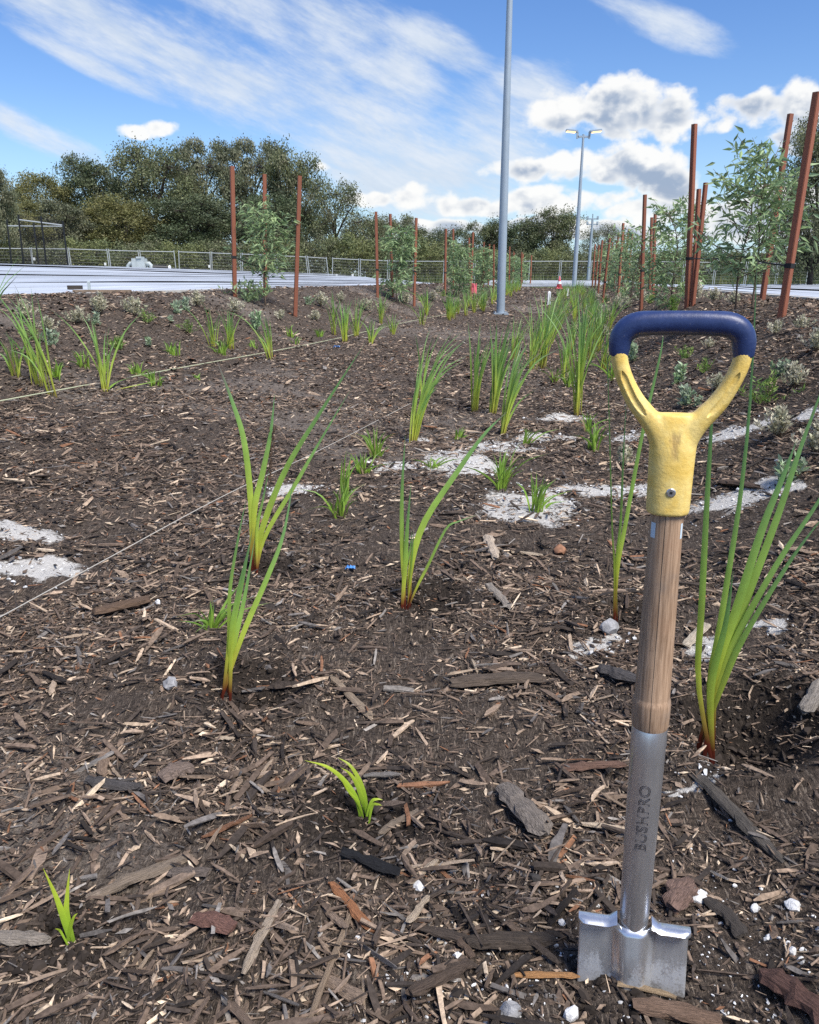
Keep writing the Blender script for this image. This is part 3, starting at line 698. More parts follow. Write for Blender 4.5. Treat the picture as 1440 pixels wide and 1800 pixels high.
px_plant(FP['g'], [(((112, 1615), (98, 1575), (78, 1531)), 16, .0, .2, 0), (((118, 1610), (118, 1575), (122, 1532)), 15, .02, -.2, 0), (((124, 1630), (130, 1612), (136, 1606)), 9, .0, .3, 0), (((108, 1640), (102, 1634), (97, 1633)), 6, -.01, .3, 0)], 'small two-bladed green seedling near the lower left corner', 'seedling', STOPS_SEED, .006, 7)

def tuft_blades(n, h, spread, w, stops, seed, bias=(0, 0), arch=.35, seg=8, hvar=.3, basew=.02):
    r = np.random.default_rng(seed); V, F, C = [], [], []; o = 0
    for i in range(n):
        a = r.uniform(0, 2*math.pi); q = abs(r.normal(0, 1))*spread; hh = h*(1-hvar*2.0*r.uniform(0, 1)**1.7)*1.08
        dx, dy = math.cos(a)*q+bias[0]*r.uniform(.4, 1.2), math.sin(a)*q+bias[1]*r.uniform(.4, 1.2)
        b = np.array([r.normal(0, basew), r.normal(0, basew), -.02]); bend = arch*r.uniform(.2, 1.3)
        d = np.array([dx, dy, 0.0])*hh
        pts = [b, b+d*.22+np.array([0, 0, hh*.38]), b+d*.6+np.array([0, 0, hh*(.74-.05*bend)]), b+d*(1+bend*.5)+np.array([0, 0, hh*(1-.32*bend*min(1, np.hypot(dx, dy)*2.2))])]
        v, f, c = blade(pts, w*r.uniform(.7, 1.25), STOPS_DEAD if n > 5 and r.uniform() < .07 else stops, r.uniform(-.9, .9), seg, r.uniform(.7, 1.2), r.uniform(.08, .3) if r.uniform() < .4 else 0, look=np.array([r.normal(0, .4), 1, 0]))
        V.append(v); F += [tuple(k+o for k in q_) for q_ in f]; C.append(c); o += len(v)
    return np.vstack(V), F, np.vstack(C)
def tuft(px, py, hpx, n, label, spread=.22, wpx=6, stops=STOPS_FAR, name='strappy_plant', cat='plant', group=None, bias=(0, 0), seed=None, arch=.35, split=False, basew=.02, p=None, hm=None, seg=8):
    base = G(px, py) if p is None else p; s = mpp(base); seed = int(px*7+py*13) if seed is None else seed
    h = hpx*s if hm is None else hm; w = min(max(wpx*s, .0035), .0165) if p is None else .014
    if not split:
        V, F, C = tuft_blades(int(n*1.35), h, spread*1.6, w*.72, stops, seed, bias, arch, seg, basew=basew)
        return tag(link(name, new_mesh(name, V, F, M['leaf'], C, True), None, base), label, cat, group)
    root = empty(name, base, label, cat, group)
    for k in range(int(n*1.3)):
        V, F, C = tuft_blades(1, h, spread*1.7, w*.75, stops, seed+k*17, bias, arch, 10, basew=basew*.5)
        V = V + np.array([random.gauss(0, basew*.4), random.gauss(0, basew*.4), 0])
        link('leaf', new_mesh('leaf', V, F, M['leaf'], C, True), root)
    return root
GM = 'grassy seedlings in the mulch'
tuft(372, 1106, 66, 17, 'bright green grassy tuft left of the leaning five-bladed plant', .42, 6, STOPS_GRASS, 'grass_tuft', group=GM, split=True, basew=.007, arch=.7)
for (px, py, h, n, lab, sp, b) in [
    (596, 910, 72, 26, 'dense bright grassy tuft with a taller stalk, right of the wide spreading plant', .32, (.1, 0)),
    (604, 880, 92, 7, 'thin taller grass sprig rising behind the dense bright tuft', .12, (.1, 0)),
    (636, 832, 48, 22, 'wispy grassy tuft between the dense tuft and a darker one', .4, (0, 0)),
    (661, 806, 62, 20, 'dark green grassy tuft at the edge of the worn path', .22, (0, 0)),
    (880, 858, 78, 28, 'green grassy tuft between two white sand patches', .34, (.1, 0)),
    (942, 900, 76, 20, 'compact green grassy tuft rooted in white sand', .16, (.1, 0)),
    (948, 892, 40, 5, 'single sprig leaning right out of the white sand', .1, (1.0, 0)),
    (760, 822, 26, 16, 'small brownish grass tuft left of the long sand patch', .6, (0, 0)),
    (926, 780, 36, 9, 'thin grass sprig rooted in the long sand patch', .3, (.2, 0)),
    (1044, 792, 62, 16, 'yellow green grassy tuft left of the spade handle', .26, (0, 0)),
    (1030, 758, 40, 10, 'small yellowish grass sprig above the yellow green tuft', .3, (0, 0)),
    (806, 772, 30, 8, 'faint thin grass sprig above the long sand patch', .3, (0, 0)),
    (975, 672, 34, 14, 'low grassy tuft left of the tall upright clump', .4, (0, 0)),
    (999, 680, 36, 14, 'low bright grassy tuft touching the tall upright clump', .5, (0, 0)),
    (995, 640, 40, 12, 'yellow green sprig behind the low bright tuft', .25, (0, 0)),
    (1076, 668, 38, 18, 'feathery green tuft left of the yellow handle arm', .4, (0, 0)),
]: tuft(px, py, h, n, lab, sp, 4.2, STOPS_GRASS, 'grass_tuft', 'plant', GM, b, arch=.55, basew=.012)
GC = 'strappy clumps along the middle row'
for (px, py, h, n, lab, sp, w, b) in [
    (726, 778, 200, 15, 'loose strappy clump with blades sweeping right, at the path edge', .10, 7, (.42, .1)),
    (742, 700, 120, 4, 'few thin upright blades behind the sweeping clump', .12, 5, (-.05, 0)),
    (834, 724, 150, 12, 'narrow left half of the dense strappy pair behind the long sand patch', .08, 7, (.10, .0)),
    (866, 728, 165, 24, 'broad right half of the dense strappy pair behind the long sand patch', .13, 7, (.18, .0)),
    (884, 764, 165, 15, 'blue green strappy clump rooted at the long sand patch, leaning right', .08, 7, (.30, .05)),
    (1014, 730, 205, 19, 'tall upright strappy clump with red base, left of the spade grip', .11, 8, (.02, 0)),
    (954, 648, 135, 24, 'dense strappy clump behind the tall upright one', .16, 6, (.12, 0)),
    (938, 620, 90, 12, 'thin strappy clump left of the dense one', .15, 5, (.1, 0)),
    (996, 668, 90, 8, 'few dark blades beside the tall upright clump', .15, 5, (0, 0)),
    (1072, 580, 70, 12, 'dark green strappy clump above the left end of the blue grip', .2, 6, (.25, 0)),
    (1010, 570, 75, 18, 'strappy clump right of the pale peg in the middle row', .16, 5, (.1, 0)),
    (1040, 560, 65, 16, 'strappy clump above and left of the blue grip in the middle row', .16, 5, (.1, 0)),
]: tuft(px, py, h, n, lab, sp, w, STOPS_FAR, 'strappy_plant', 'plant', GC, b, arch=.3, split=(py > 720), basew=.016)
# middle row running away towards the far fence
vs = list(np.arange(8.6, 34, .85))
for i, v in enumerate(vs):
    for j in range(2):
        u = -.30 + j*.62 + rng.normal(0, .13); x, y = xy(u, v+rng.normal(0, .18)); p = np.array([x, y, float(ground_z(x, y))])
        tuft(0, 0, 0, 19 if v < 18 else 12, 'strappy green clump in the long middle row running to the far lot', .18, 6, STOPS_FAR, 'strappy_plant', 'plant', 'distant middle row of strappy clumps', (.12, 0), 3000+i*3+j, .3, p=p, hm=rng.uniform(.36, .60), seg=6)
GL = 'strappy plants along the foot of the left bank'
for (px, py, h, n, lab, sp, w, b) in [
    (92, 696, 175, 6, 'tall strappy plant crossing the string line near the left border', .10, 8, (-.30, 0)),
    (66, 678, 150, 6, 'strappy plant with yellow base just left of the one crossing the string', .12, 7, (-.22, 0)),
    (-32, 690, 235, 4, 'strappy plant outside the left border with one blade tip showing', .06, 8, (.30, 0)),
    (27, 662, 80, 8, 'short strappy plant at the left border', .2, 7, (-.12, 0)),
    (186, 688, 135, 7, 'strappy plant with fallen blades lying beside it on the string line', .16, 7, (-.14, 0)),
    (376, 610, 75, 8, 'left strappy plant of the pair below the leafy sapling', .16, 5, (-.1, 0)),
    (404, 612, 65, 14, 'right strappy plant of the pair below the leafy sapling', .2, 5, (.05, 0)),
    (476, 632, 90, 8, 'strappy plant on the string line right of the leafy sapling', .16, 5, (-.12, 0)),
    (588, 588, 70, 8, 'left strappy clump of a trio below the second sapling', .14, 5, (-.05, 0)),
    (607, 602, 72, 14, 'middle strappy clump of a trio below the second sapling', .16, 5, (.0, 0)),
    (626, 592, 66, 10, 'right strappy clump of a trio below the second sapling', .16, 5, (.08, 0)),
    (670, 569, 52, 14, 'bushy strappy clump between the stakes of the second sapling', .18, 5, (0, 0)),
    (652, 604, 42, 10, 'small strappy clump nearest the string line right of the trio', .16, 4, (.05, 0)),
    (691, 588, 36, 8, 'tiny strappy clump left of the second sapling right stake', .2, 4, (0, 0)),
    (743, 572, 40, 10, 'strappy clump by the string line right of the second sapling', .2, 4, (0, 0)),
    (751, 554, 45, 14, 'bushy strappy clump left of the third sapling', .2, 4, (0, 0)),
    (790, 563, 55, 16, 'bushy strappy clump in front of the third sapling', .18, 4, (0, 0)),
    (850, 547, 42, 14, 'strappy clump just left of the big light pole', .18, 4, (0, 0)),
]: tuft(px, py, h*1.08, int(n*1.4), lab, sp*1.1, w, STOPS_FAR, 'strappy_plant', 'plant', GL, b, arch=.35, basew=.016, seg=10)
for i, v in enumerate(np.arange(17, 36, .55)):
    u = -2.55 + rng.normal(0, .2) + .02*(v-19); x, y = xy(u, v); p = np.array([x, y, float(ground_z(x, y))])
    tuft(0, 0, 0, 15, 'distant strappy clump in the left row beyond the big light pole', .2, 6, STOPS_FAR, 'strappy_plant', 'plant', 'distant left row of strappy clumps', (0, 0), 5000+i, .4, p=p, hm=rng.uniform(.42, .66), seg=6)
# fallen blades beside the fourth plant
for k, (pp, lab) in enumerate([(((190, 690), (205, 680), (235, 672)), 'pale fallen blade curling beside the string line'), (((205, 690), (245, 684), (275, 680), (296, 672)), 'longer green fallen blade lying under the string line')]):
    pts = [G(*q)+np.array([0, 0, .02+.01*i]) for i, q in enumerate(pp)]; base = pts[0]; V, F, C = blade(pts, 7*mpp(base), STOPS_GRASS if k == 0 else STOPS_FAR, .3, 10, 1.1, look=np.array([0, .2, -1]))
    tag(link('fallen_leaf', new_mesh('fallen_leaf', V-base, F, M['leaf'], C, True), None, base), lab, 'leaf')
for (px, py, h, n, lab) in [(147, 646, 36, 14, 'dark grassy tuft left of the plant with fallen blades'), (97, 664, 42, 14, 'grassy tuft right of the tall plant crossing the string'), (240, 660, 30, 16, 'small dark grassy tuft above the fallen blades'), (270, 678, 34, 14, 'thin grassy tuft behind the longer fallen blade'),
                            (303, 624, 30, 14, 'bright grassy tuft alone in the middle of the left bank'), (347, 668, 16, 8, 'tiny yellow sprig on the string line'), (393, 624, 34, 18, 'dark grassy tuft at the feet of the strappy pair'), (510, 592, 24, 14, 'low yellow green tuft below the leafy sapling right stake'),
                            (562, 592, 20, 10, 'tiny green tuft left of the strappy trio'), (445, 612, 20, 8, 'wispy tuft left of the plant on the string line'), (205, 612, 26, 12, 'feathery light green tuft low on the left bank'), (520, 605, 18, 8, 'tiny tuft by the string below the sapling right stake')]:
    tuft(px, py, h, n, lab, .35, 4, STOPS_GRASS, 'grass_tuft', 'plant', 'grassy seedlings on the left bank', arch=.5, basew=.02)

# ------------------------------------------------------------------ pale and grey green low shrubs
SILVER = [(.64, .60, .46), (.56, .53, .39), (.45, .45, .30)]
GREYG = [(.32, .42, .26), (.27, .39, .20), (.40, .48, .34)]
FEATH = [(.24, .37, .08), (.29, .41, .09), (.19, .32, .08)]
def shrub_mesh(seed, n_stems, h, w, leaf_l, leaf_w, pal, per_stem=14, spike=True):
    r = np.random.default_rng(seed); V, F, C = [], [], []
    def quad(p, d, side, l, ww, c):
        o = len(V); a = p; b = p+d*l*.5+side*ww; e = p+d*l; f = p+d*l*.5-side*ww
        V.extend([a, b, e, f]); F.append((o, o+1, o+2)); F.append((o, o+2, o+3)); C.extend([c]*4)
    for i in range(n_stems):
        a = r.uniform(0, 6.28); q = abs(r.normal(0, .5)); top = np.array([math.cos(a)*w*q, math.sin(a)*w*q, h*r.uniform(.6, 1.0)*(1-.25*q)]); b = np.array([r.normal(0, w*.08), r.normal(0, w*.08), -.01])
        m = b*.5+top*.5+np.array([math.cos(a)*w*q*.25, math.sin(a)*w*q*.25, 0]); path = smooth_path([b, m, top], 8); cc = np.array(pal[r.integers(len(pal))])*r.uniform(.75, 1.15)
        sd_ = np.array([-math.sin(a), math.cos(a), 0])*.0018
        for k in range(7):
            o = len(V); V.extend([path[k]-sd_, path[k]+sd_, path[k+1]+sd_, path[k+1]-sd_]); F.append((o, o+1, o+2, o+3)); C.extend([np.array([.12, .09, .06])]*4)
        for k in range(per_stem):
            t = r.uniform(.25 if spike else .1, 1); j = min(int(t*7), 6); p = path[j]+(path[j+1]-path[j])*(t*7-j)
            d = np.array([r.normal(0, 1), r.normal(0, 1), r.uniform(.3, 1.6)]); d /= np.linalg.norm(d); s = np.cross(d, np.array([r.normal(), r.normal(), r.normal()])); s /= np.linalg.norm(s)+1e-9
            quad(p, d, s, leaf_l*r.uniform(.6, 1.2), leaf_w*r.uniform(.7, 1.2), cc*r.uniform(.8, 1.2))
    return np.array(V), F, np.array(C)
SHM = {}
for kd, args in {'silver': (26, .22, .15, .040, .0075, SILVER, 26), 'grey': (9, .16, .12, .045, .010, GREYG, 16, False), 'feather': (12, .17, .15, .045, .004, FEATH, 20, False)}.items():
    SHM[kd] = []
    for i in range(4):
        V, F, C = shrub_mesh(40+i*7+len(kd), *args); SHM[kd].append(new_mesh('shrub', V, F, M['sapleaf'], C))
def shrub(px, py, hpx, kd, label, group, p=None, scale=None):
    base = G(px, py) if p is None else p; nm = {'silver': 'silver_shrub', 'grey': 'grey_green_shrub', 'feather': 'feathery_shrub'}[kd]
    o = link(nm, random.choice(SHM[kd]), None, base); k = (hpx*.95*mpp(base)/(.19 if kd == 'silver' else .14)) if scale is None else scale*.9
    o.scale = (k, k, k); o.rotation_euler = (0, 0, random.uniform(0, 6.28)); return tag(o, label, 'shrub', group)
SL = [(42, 560, 32, 'silver', 'pale silver shrub at the crest near the left border'), (178, 552, 34, 'silver', 'pale silver shrub on the crest above the plant with fallen blades'), (236, 556, 32, 'silver', 'round pale silver shrub on the crest, right of the slender one'), (347, 540, 26, 'silver', 'pale silver shrub on the crest left of the leafy sapling'),
      (138, 570, 28, 'silver', 'pale silver shrub just below the crest above the fallen blades plant'), (86, 584, 28, 'silver', 'pale silver shrub directly above a blue grey seedling at the left'), (172, 572, 24, 'grey', 'grey green seedling right of the slightly lower silver shrub'), (257, 568, 20, 'feather', 'low feathery shrub right of the round silver shrub'),
      (91, 610, 32, 'grey', 'blue grey seedling behind the tall plant crossing the string'), (314, 552, 24, 'grey', 'left grey green seedling of a pair near the crest'), (329, 548, 26, 'grey', 'right grey green seedling of a pair near the crest'), (302, 568, 14, 'grey', 'tiny blue grey seedling below the seedling pair'),
      (332, 586, 22, 'feather', 'low feathery shrub in the middle of the left bank'), (212, 616, 24, 'feather', 'feathery shrub low on the left bank'), (263, 610, 18, 'grey', 'flat blue grey seedling in the middle of the left bank'), (448, 580, 32, 'grey', 'blue grey seedling right of the strappy pair'), (415, 552, 26, 'silver', 'pale silver shrub behind the strappy pair'),
      (493, 563, 18, 'silver', 'small pale shrub below the leafy sapling right stake'), (564, 540, 24, 'silver', 'pale silver shrub right of the leafy sapling right stake'), (646, 548, 22, 'silver', 'pale silver shrub left of the bushy strappy clump'), (557, 564, 18, 'silver', 'tiny pale shrub above the strappy trio'), (540, 536, 16, 'grey', 'tiny grey seedling near the crest beyond the leafy sapling'),
      (712, 535, 20, 'silver', 'pale silver shrub between the stakes of the second sapling'), (760, 530, 18, 'silver', 'pale silver shrub left of the third sapling'), (600, 530, 16, 'silver', 'small pale shrub on the crest left of the second sapling'), (60, 600, 24, 'feather', 'feathery shrub behind the plant with yellow base')]
for a in SL: shrub(*a[:4], a[4], 'low shrubs on the left bank')
SRR = [(1395, 682, 42, 'silver', 'round pale silver shrub right of the D handle'), (1262, 686, 30, 'silver', 'pale silver shrub seen through the D handle opening'), (1370, 768, 54, 'silver', 'twiggy pale shrub right of the yellow handle sleeve'), (1432, 798, 54, 'silver', 'twiggy pale shrub at the right border'), (1094, 820, 38, 'silver', 'twiggy pale shrub left of the yellow sleeve'),
       (1436, 618, 40, 'silver', 'pale silver shrub at the right border below the near sapling'), (1362, 588, 24, 'silver', 'small pale shrub between the near sapling stakes'), (1245, 612, 18, 'silver', 'tiny pale shrub at the top of the handle opening'), (1190, 676, 36, 'grey', 'upper grey green seedling inside the handle opening'), (1200, 714, 38, 'grey', 'lower grey green seedling inside the handle opening'),
       (1226, 716, 22, 'grey', 'small grey green seedling at the handle crotch'), (1113, 636, 34, 'grey', 'grey green seedling hugging the left inside of the handle'), (1374, 660, 30, 'grey', 'grey green seedling left of the round silver shrub'), (1205, 632, 22, 'feather', 'upper feathery shrub inside the handle opening'), (1238, 656, 24, 'feather', 'second feathery shrub inside the handle opening'),
       (1350, 712, 50, 'feather', 'upright yellow green feathery shrub right of the handle arm'), (1378, 852, 56, 'grey', 'curly pale green seedling on white sand behind the tall plant'), (1055, 570, 20, 'silver', 'small pale shrub left of the blue grip'), (1100, 545, 22, 'silver', 'pale shrub above the left corner of the blue grip'), (1130, 532, 22, 'silver', 'pale shrub above the blue grip, left of the near stake'),
       (1160, 540, 20, 'silver', 'pale shrub hugging the near left stake'), (1255, 530, 22, 'silver', 'pale shrub above the blue grip, right of the near stake'), (1290, 535, 22, 'silver', 'pale shrub below the near sapling above the blue grip'), (1082, 540, 18, 'silver', 'tiny pale shrub at the end of the middle row clumps'), (1410, 580, 24, 'silver', 'pale shrub right of the near right stake')]
for a in SRR: shrub(*a[:4], a[4], 'low shrubs on the right bank')
for i, v in enumerate(np.arange(11, 32, 1.1)):
    for (u, g, l) in ((1.0, 'distant low shrubs on the right bank', 'small pale shrub far along the right bank'), (-3.5, 'distant low shrubs on the left bank', 'small pale shrub far along the left bank')):
        if u < 0 and v < 19: continue
        x, y = xy(u+rng.normal(0, .4), v+rng.normal(0, .2)); shrub(0, 0, 0, 'silver' if rng.uniform() < .7 else 'feather', l, g, np.array([x, y, float(ground_z(x, y))]), rng.uniform(1.0, 1.5))

# ------------------------------------------------------------------ young trees with stakes
SAPC = [(.24, .34, .15), (.29, .40, .18), (.21, .30, .16), (.34, .44, .22)]
def sapling_meshes(seed, h, w, n_br, per, leaf_l, pal=SAPC, trunk=.011, low=.18):
    r = np.random.default_rng(seed); mb = MB(); L = [[], [], []]
    tr = smooth_path([(0, 0, -.05), (r.normal(0, .02), r.normal(0, .02), h*.35), (r.normal(0, .05), r.normal(0, .05), h*.7), (r.normal(0, .07), r.normal(0, .07), h)], 12)
    mb.tube(tr, np.linspace(trunk, .003, 12), 6)
    def leaf(p, d, l, c):
        d = d/np.linalg.norm(d); s = np.cross(d, np.array([r.normal(), r.normal(), r.normal()*.5])); s /= np.linalg.norm(s)+1e-9; n_ = np.cross(s, d); ww = l*.13
        o = len(L[0]); L[0].extend([p, p+d*l*.35+s*ww-n_*ww*.4, p+d*l*.4, p+d*l*.35-s*ww-n_*ww*.4, p+d*l+np.array([0, 0, -l*.12])]); L[1].extend([(o, o+1, o+2), (o, o+2, o+3), (o+1, o+4, o+2), (o+2, o+4, o+3)]); L[2].extend([c]*5)
    for i in range(n_br):
        t = low+(1-low)*(i+r.uniform(0, 1))/n_br; j = min(int(t*11), 10); b = tr[j]+(tr[j+1]-tr[j])*(t*11-j); a = r.uniform(0, 6.28); ln = w*.5*r.uniform(.55, 1.1)*(1-.45*max(0, t-.45)/.55)*(.6+.4*min(1, t/.4))
        e = b+np.array([math.cos(a)*ln, math.sin(a)*ln, ln*r.uniform(.25, 1.0)]); m = (b+e)/2+np.array([0, 0, -.06*ln]); pa = smooth_path([b, m, e], 7); mb.tube(pa, np.linspace(.0045, .0016, 7), 4, cap=False)
        for k in range(per):
            q = r.uniform(.15, 1); jj = min(int(q*6), 5); p = pa[jj]+(pa[jj+1]-pa[jj])*(q*6-jj)+r.normal(0, .035, 3)
            d = np.array([math.cos(a)*.6+r.normal(0, .6), math.sin(a)*.6+r.normal(0, .6), r.normal(-.1, .55)]); leaf(p, d, leaf_l*r.uniform(.6, 1.25), np.array(pal[r.integers(len(pal))])*r.uniform(.7, 1.25))
    return mb, (np.array(L[0]), L[1], np.array(L[2]))
def sapling(p, h, w, n_br, per, leaf_l, label, group, seed, low=.18, trunk=.011):
    root = empty('sapling', p, label, 'tree', group); mb, (V, F, C) = sapling_meshes(seed, h, w, n_br, per, leaf_l, low=low, trunk=trunk)
    mb.build('trunk', M['bark'], root, smooth=True); link('crown', new_mesh('crown', V, F, M['sapleaf'], C), root); return root
def stake(a, b_top, wm, label, group, p=None, h=None, tie=.5, lean=(0, 0)):
    base = G(*a) if p is None else p
    if h is None:
        d = ray(*b_top); t = base[1]/d[1]; top = CAM + d*t
    else: top = base + np.array([lean[0], lean[1], h])
    o = link('tree_stake', STAKEMESH, None, base-np.array([0, 0, .0]))
    v = Vector(top-base); o.scale = (wm, wm, v.length); o.rotation_mode = 'QUATERNION'; o.rotation_quaternion = v.to_track_quat('Z', 'Y') @ Matrix.Rotation(random.uniform(.1, .6), 4, 'Z').to_quaternion()
    k = random.uniform(.85, 1.2); o.color = (.235*k, .082*k, .046*k, 1); tag(o, label, 'stake', group)
    if tie:
        tb = link('tie_band', TIEMESH, o); tb.location = (0, 0, tie); tb.scale = (1, 1, .035/v.length)
    return o, base, top
bm = bmesh.new(); bmesh.ops.create_cube(bm, size=1); bmesh.ops.translate(bm, verts=bm.verts, vec=(0, 0, .5)); bmesh.ops.bevel(bm, geom=[e for e in bm.edges if abs(e.verts[0].co.z-e.verts[1].co.z) > .5], offset=.08, segments=2, affect='EDGES')
for v in bm.verts:
    if v.co.z < .1: v.co.z = -.04
STAKEMESH = bpy.data.meshes.new('tree_stake'); bm.to_mesh(STAKEMESH); bm.free(); STAKEMESH.materials.append(M['stake'])
mb = MB(); mb.box((-.56, -.56, -.5), (.56, .56, .5)); TIEMESH = new_mesh('tie_band', mb.v, mb.f, M['tie'])
def tie_strap(a, b, label):
    mid = (a+b)/2+np.array([0, 0, -.015]); pts = smooth_path([a, mid, b], 7); mb = MB(); mb.tube(pts, .007, 6); tag(mb.build('tree_tie', M['tie'], origin=a, loc=a), label, 'tie')
SG = 'red brown stakes around the young trees'
def along(base, top, f): return base+(top-base)*f
# left bank, first sapling
_, b1, t1 = stake((413, 521), (408, 292), .052, 'left stake of the leafy first sapling on the left bank', SG, tie=.31)
_, b2, t2 = stake((466, 520), (465, 306), .05, 'rear stake of the leafy first sapling on the left bank', SG, tie=0)
_, b3, t3 = stake((519, 556), (527, 309), .052, 'right stake of the leafy first sapling on the left bank', SG, tie=0)
pA = (b1+b3)/2; pA[2] = float(ground_z(pA[0], pA[1]))
sapling(pA, 1.22, 1.0, 50, 22, .10, 'leafy sapling between three stakes, first on the left bank', 'young trees on the left bank', 11, .26)
tie_strap(along(b1, t1, .31), pA+np.array([0, 0, .5]), 'black tie from the left stake to the first left sapling')
p = G(440, 532); V, F, C = shrub_mesh(91, 26, .34, .55, .085, .012, SAPC, 14, False)
tag(link('leafy_shrub', new_mesh('leafy_shrub', V, F, M['sapleaf'], C), None, p), 'sprawling leafy shrub at the foot of the first left sapling', 'shrub')
# second, third ...
_, b1, t1 = stake((664, 523), (661, 372), .055, 'left stake of the second sapling on the left bank', SG, tie=.33)
stake((690, 522), (686, 376), .05, 'rear stake of the second sapling on the left bank', SG, tie=0)
_, b3, t3 = stake((728, 538), (732, 383), .052, 'right stake of the second sapling on the left bank', SG, tie=.4)
pB = (b1+b3)/2; pB[2] = float(ground_z(pB[0], pB[1]))
sapling(pB, 1.45, 1.1, 50, 24, .14, 'bushy sapling between three stakes, second on the left bank', 'young trees on the left bank', 12, .1)
_, b1, t1 = stake((782, 520), (784, 402), .055, 'left stake of the third sapling on the left bank', SG, tie=.35)
stake((797, 517), (797, 402), .05, 'rear stake of the third sapling on the left bank', SG, tie=0)
_, b3, t3 = stake((827, 526), (832, 408), .052, 'right stake of the third sapling beside pink tape', SG, tie=.4)
pC = (b1+b3)/2; pC[2] = float(ground_z(pC[0], pC[1]))
sapling(pC, 1.45, 1.15, 50, 24, .15, 'bushy sapling between three stakes, third on the left bank', 'young trees on the left bank', 13, .08)
u0, v0 = uv(pC[0], pC[1])
for k in range(4):
    v = v0+5.0*(k+1); uu = u0+.18*(k+1); x, y = xy(uu, v); p = np.array([x, y, float(ground_z(x, y))])
    sapling(p, 1.4, 1.15, 40, 18, .17, f'{ORD[3+k]} sapling along the left bank, small in the distance', 'young trees on the left bank', 20+k, .08)
    for (du, dv, w_) in ((-.45, .1, 'left'), (0, .5, 'rear'), (.45, -.2, 'right')):
        x, y = xy(uu+du, v+dv); stake(None, None, .05, f'{w_} stake of the {ORD[3+k]} distant sapling on the left bank', SG, np.array([x, y, float(ground_z(x, y))]), rng.uniform(1.65, 1.8), .35, (rng.normal(0, .03), rng.normal(0, .03)))
p = G(831, 522)+np.array([.02, -.05, 0]); mb = MB()
for k in range(3):
    z = [.02, .12, .3, .42]; a = [(-.03+.05*k+random.gauss(0, .012), random.gauss(0, .015)) for _ in z]; mb.tube([(q[0], q[1], zz) for q, zz in zip(a, z)], [.03, .04, .035, .02], 5)
tag(mb.build('pink_tape', M['pink'], None, p), 'crumpled pink marking tape at the foot of the third left sapling', 'tape')
# right bank, near sapling pair
_, b1, t1 = stake((1208, 541), (1221, 218), .055, 'thick left stake of the near sapling above the blue grip', SG, tie=.28)
_, b2, t2 = stake((1340, 528), (1390, 200), .05, 'rear stake hidden among leaves of the near right sapling', SG, tie=0)
_, b3, t3 = stake((1374, 557), (1437, 162), .05, 'tall leaning right stake of the near right sapling', SG, tie=.24)
pR = b1*.35+b3*.65; pR[1] += .05; pR[2] = float(ground_z(pR[0], pR[1]))
sapling(pR, 1.14, 1.15, 36, 15, .11, 'open airy sapling between the thick and the tall leaning stake', 'young trees on the right bank', 31, .22)
pT = pR+np.array([0, 0, .5]); tie_strap(along(b1, t1, .28), pT, 'black tie from the thick left stake to the near sapling'); tie_strap(along(b3, t3, .24), pT, 'black tie from the tall leaning stake to the near sapling')
p2 = G(1400, 545); p2[1] += .9; p2[2] = float(ground_z(p2[0], p2[1]))
sapling(p2, 1.25, 1.05, 44, 17, .11, 'denser dark sapling behind the tall leaning stake at the right border', 'young trees on the right bank', 32, .2)
# further right bank trees
_, b1, t1 = stake((1127, 545), (1134, 342), .05, 'left stake of the second sapling on the right bank', SG, tie=.35)
_, b2, t2 = stake((1217, 530), (1229, 332), .045, 'rear stake of the second right sapling, half behind the thick stake', SG, tie=0)
_, b3, t3 = stake((1218, 538), (1241, 321), .045, 'right stake of the second right sapling, just right of the thick stake', SG, tie=0)
p = (b1+b3)/2; p[2] = float(ground_z(p[0], p[1])); p[0] += .1
sapling(p, 1.35, 1.3, 64, 22, .11, 'bushy second sapling on the right bank left of the thick stake', 'young trees on the right bank', 33, .06)
stake((1086, 529), (1096, 392), .05, 'left stake of the third sapling on the right bank', SG, tie=.35)
stake((1142, 522), (1146, 382), .045, 'rear stake of the third sapling on the right bank', SG, tie=0)
stake((1148, 524), (1152, 376), .045, 'right stake of the third sapling on the right bank', SG, tie=0)
p = G(1118, 530); p[1] += .4; p[2] = float(ground_z(p[0], p[1]))
sapling(p, 1.3, 1.4, 56, 18, .12, 'bushy third sapling on the right bank', 'young trees on the right bank', 34, .05)
u0, v0 = uv(p[0], p[1])
for k in range(4):
    v = v0+4.6*(k+1); uu = 1.25; x, y = xy(uu, v); p = np.array([x, y, float(ground_z(x, y))])
    sapling(p, 1.25, 1.3, 36, 14, .14, f'{ORD[3+k]} sapling along the right bank, small in the distance', 'young trees on the right bank', 40+k, .05)
    for (du, dv, w_) in ((-.5, -.2, 'left'), (0, .5, 'rear'), (.4, .1, 'right')):
        x, y = xy(uu+du, v+dv); stake(None, None, .05, f'{w_} stake of the {ORD[3+k]} distant sapling on the right bank', SG, np.array([x, y, float(ground_z(x, y))]), rng.uniform(1.6, 1.8), .35, (rng.normal(.04, .03), rng.normal(0, .03)))

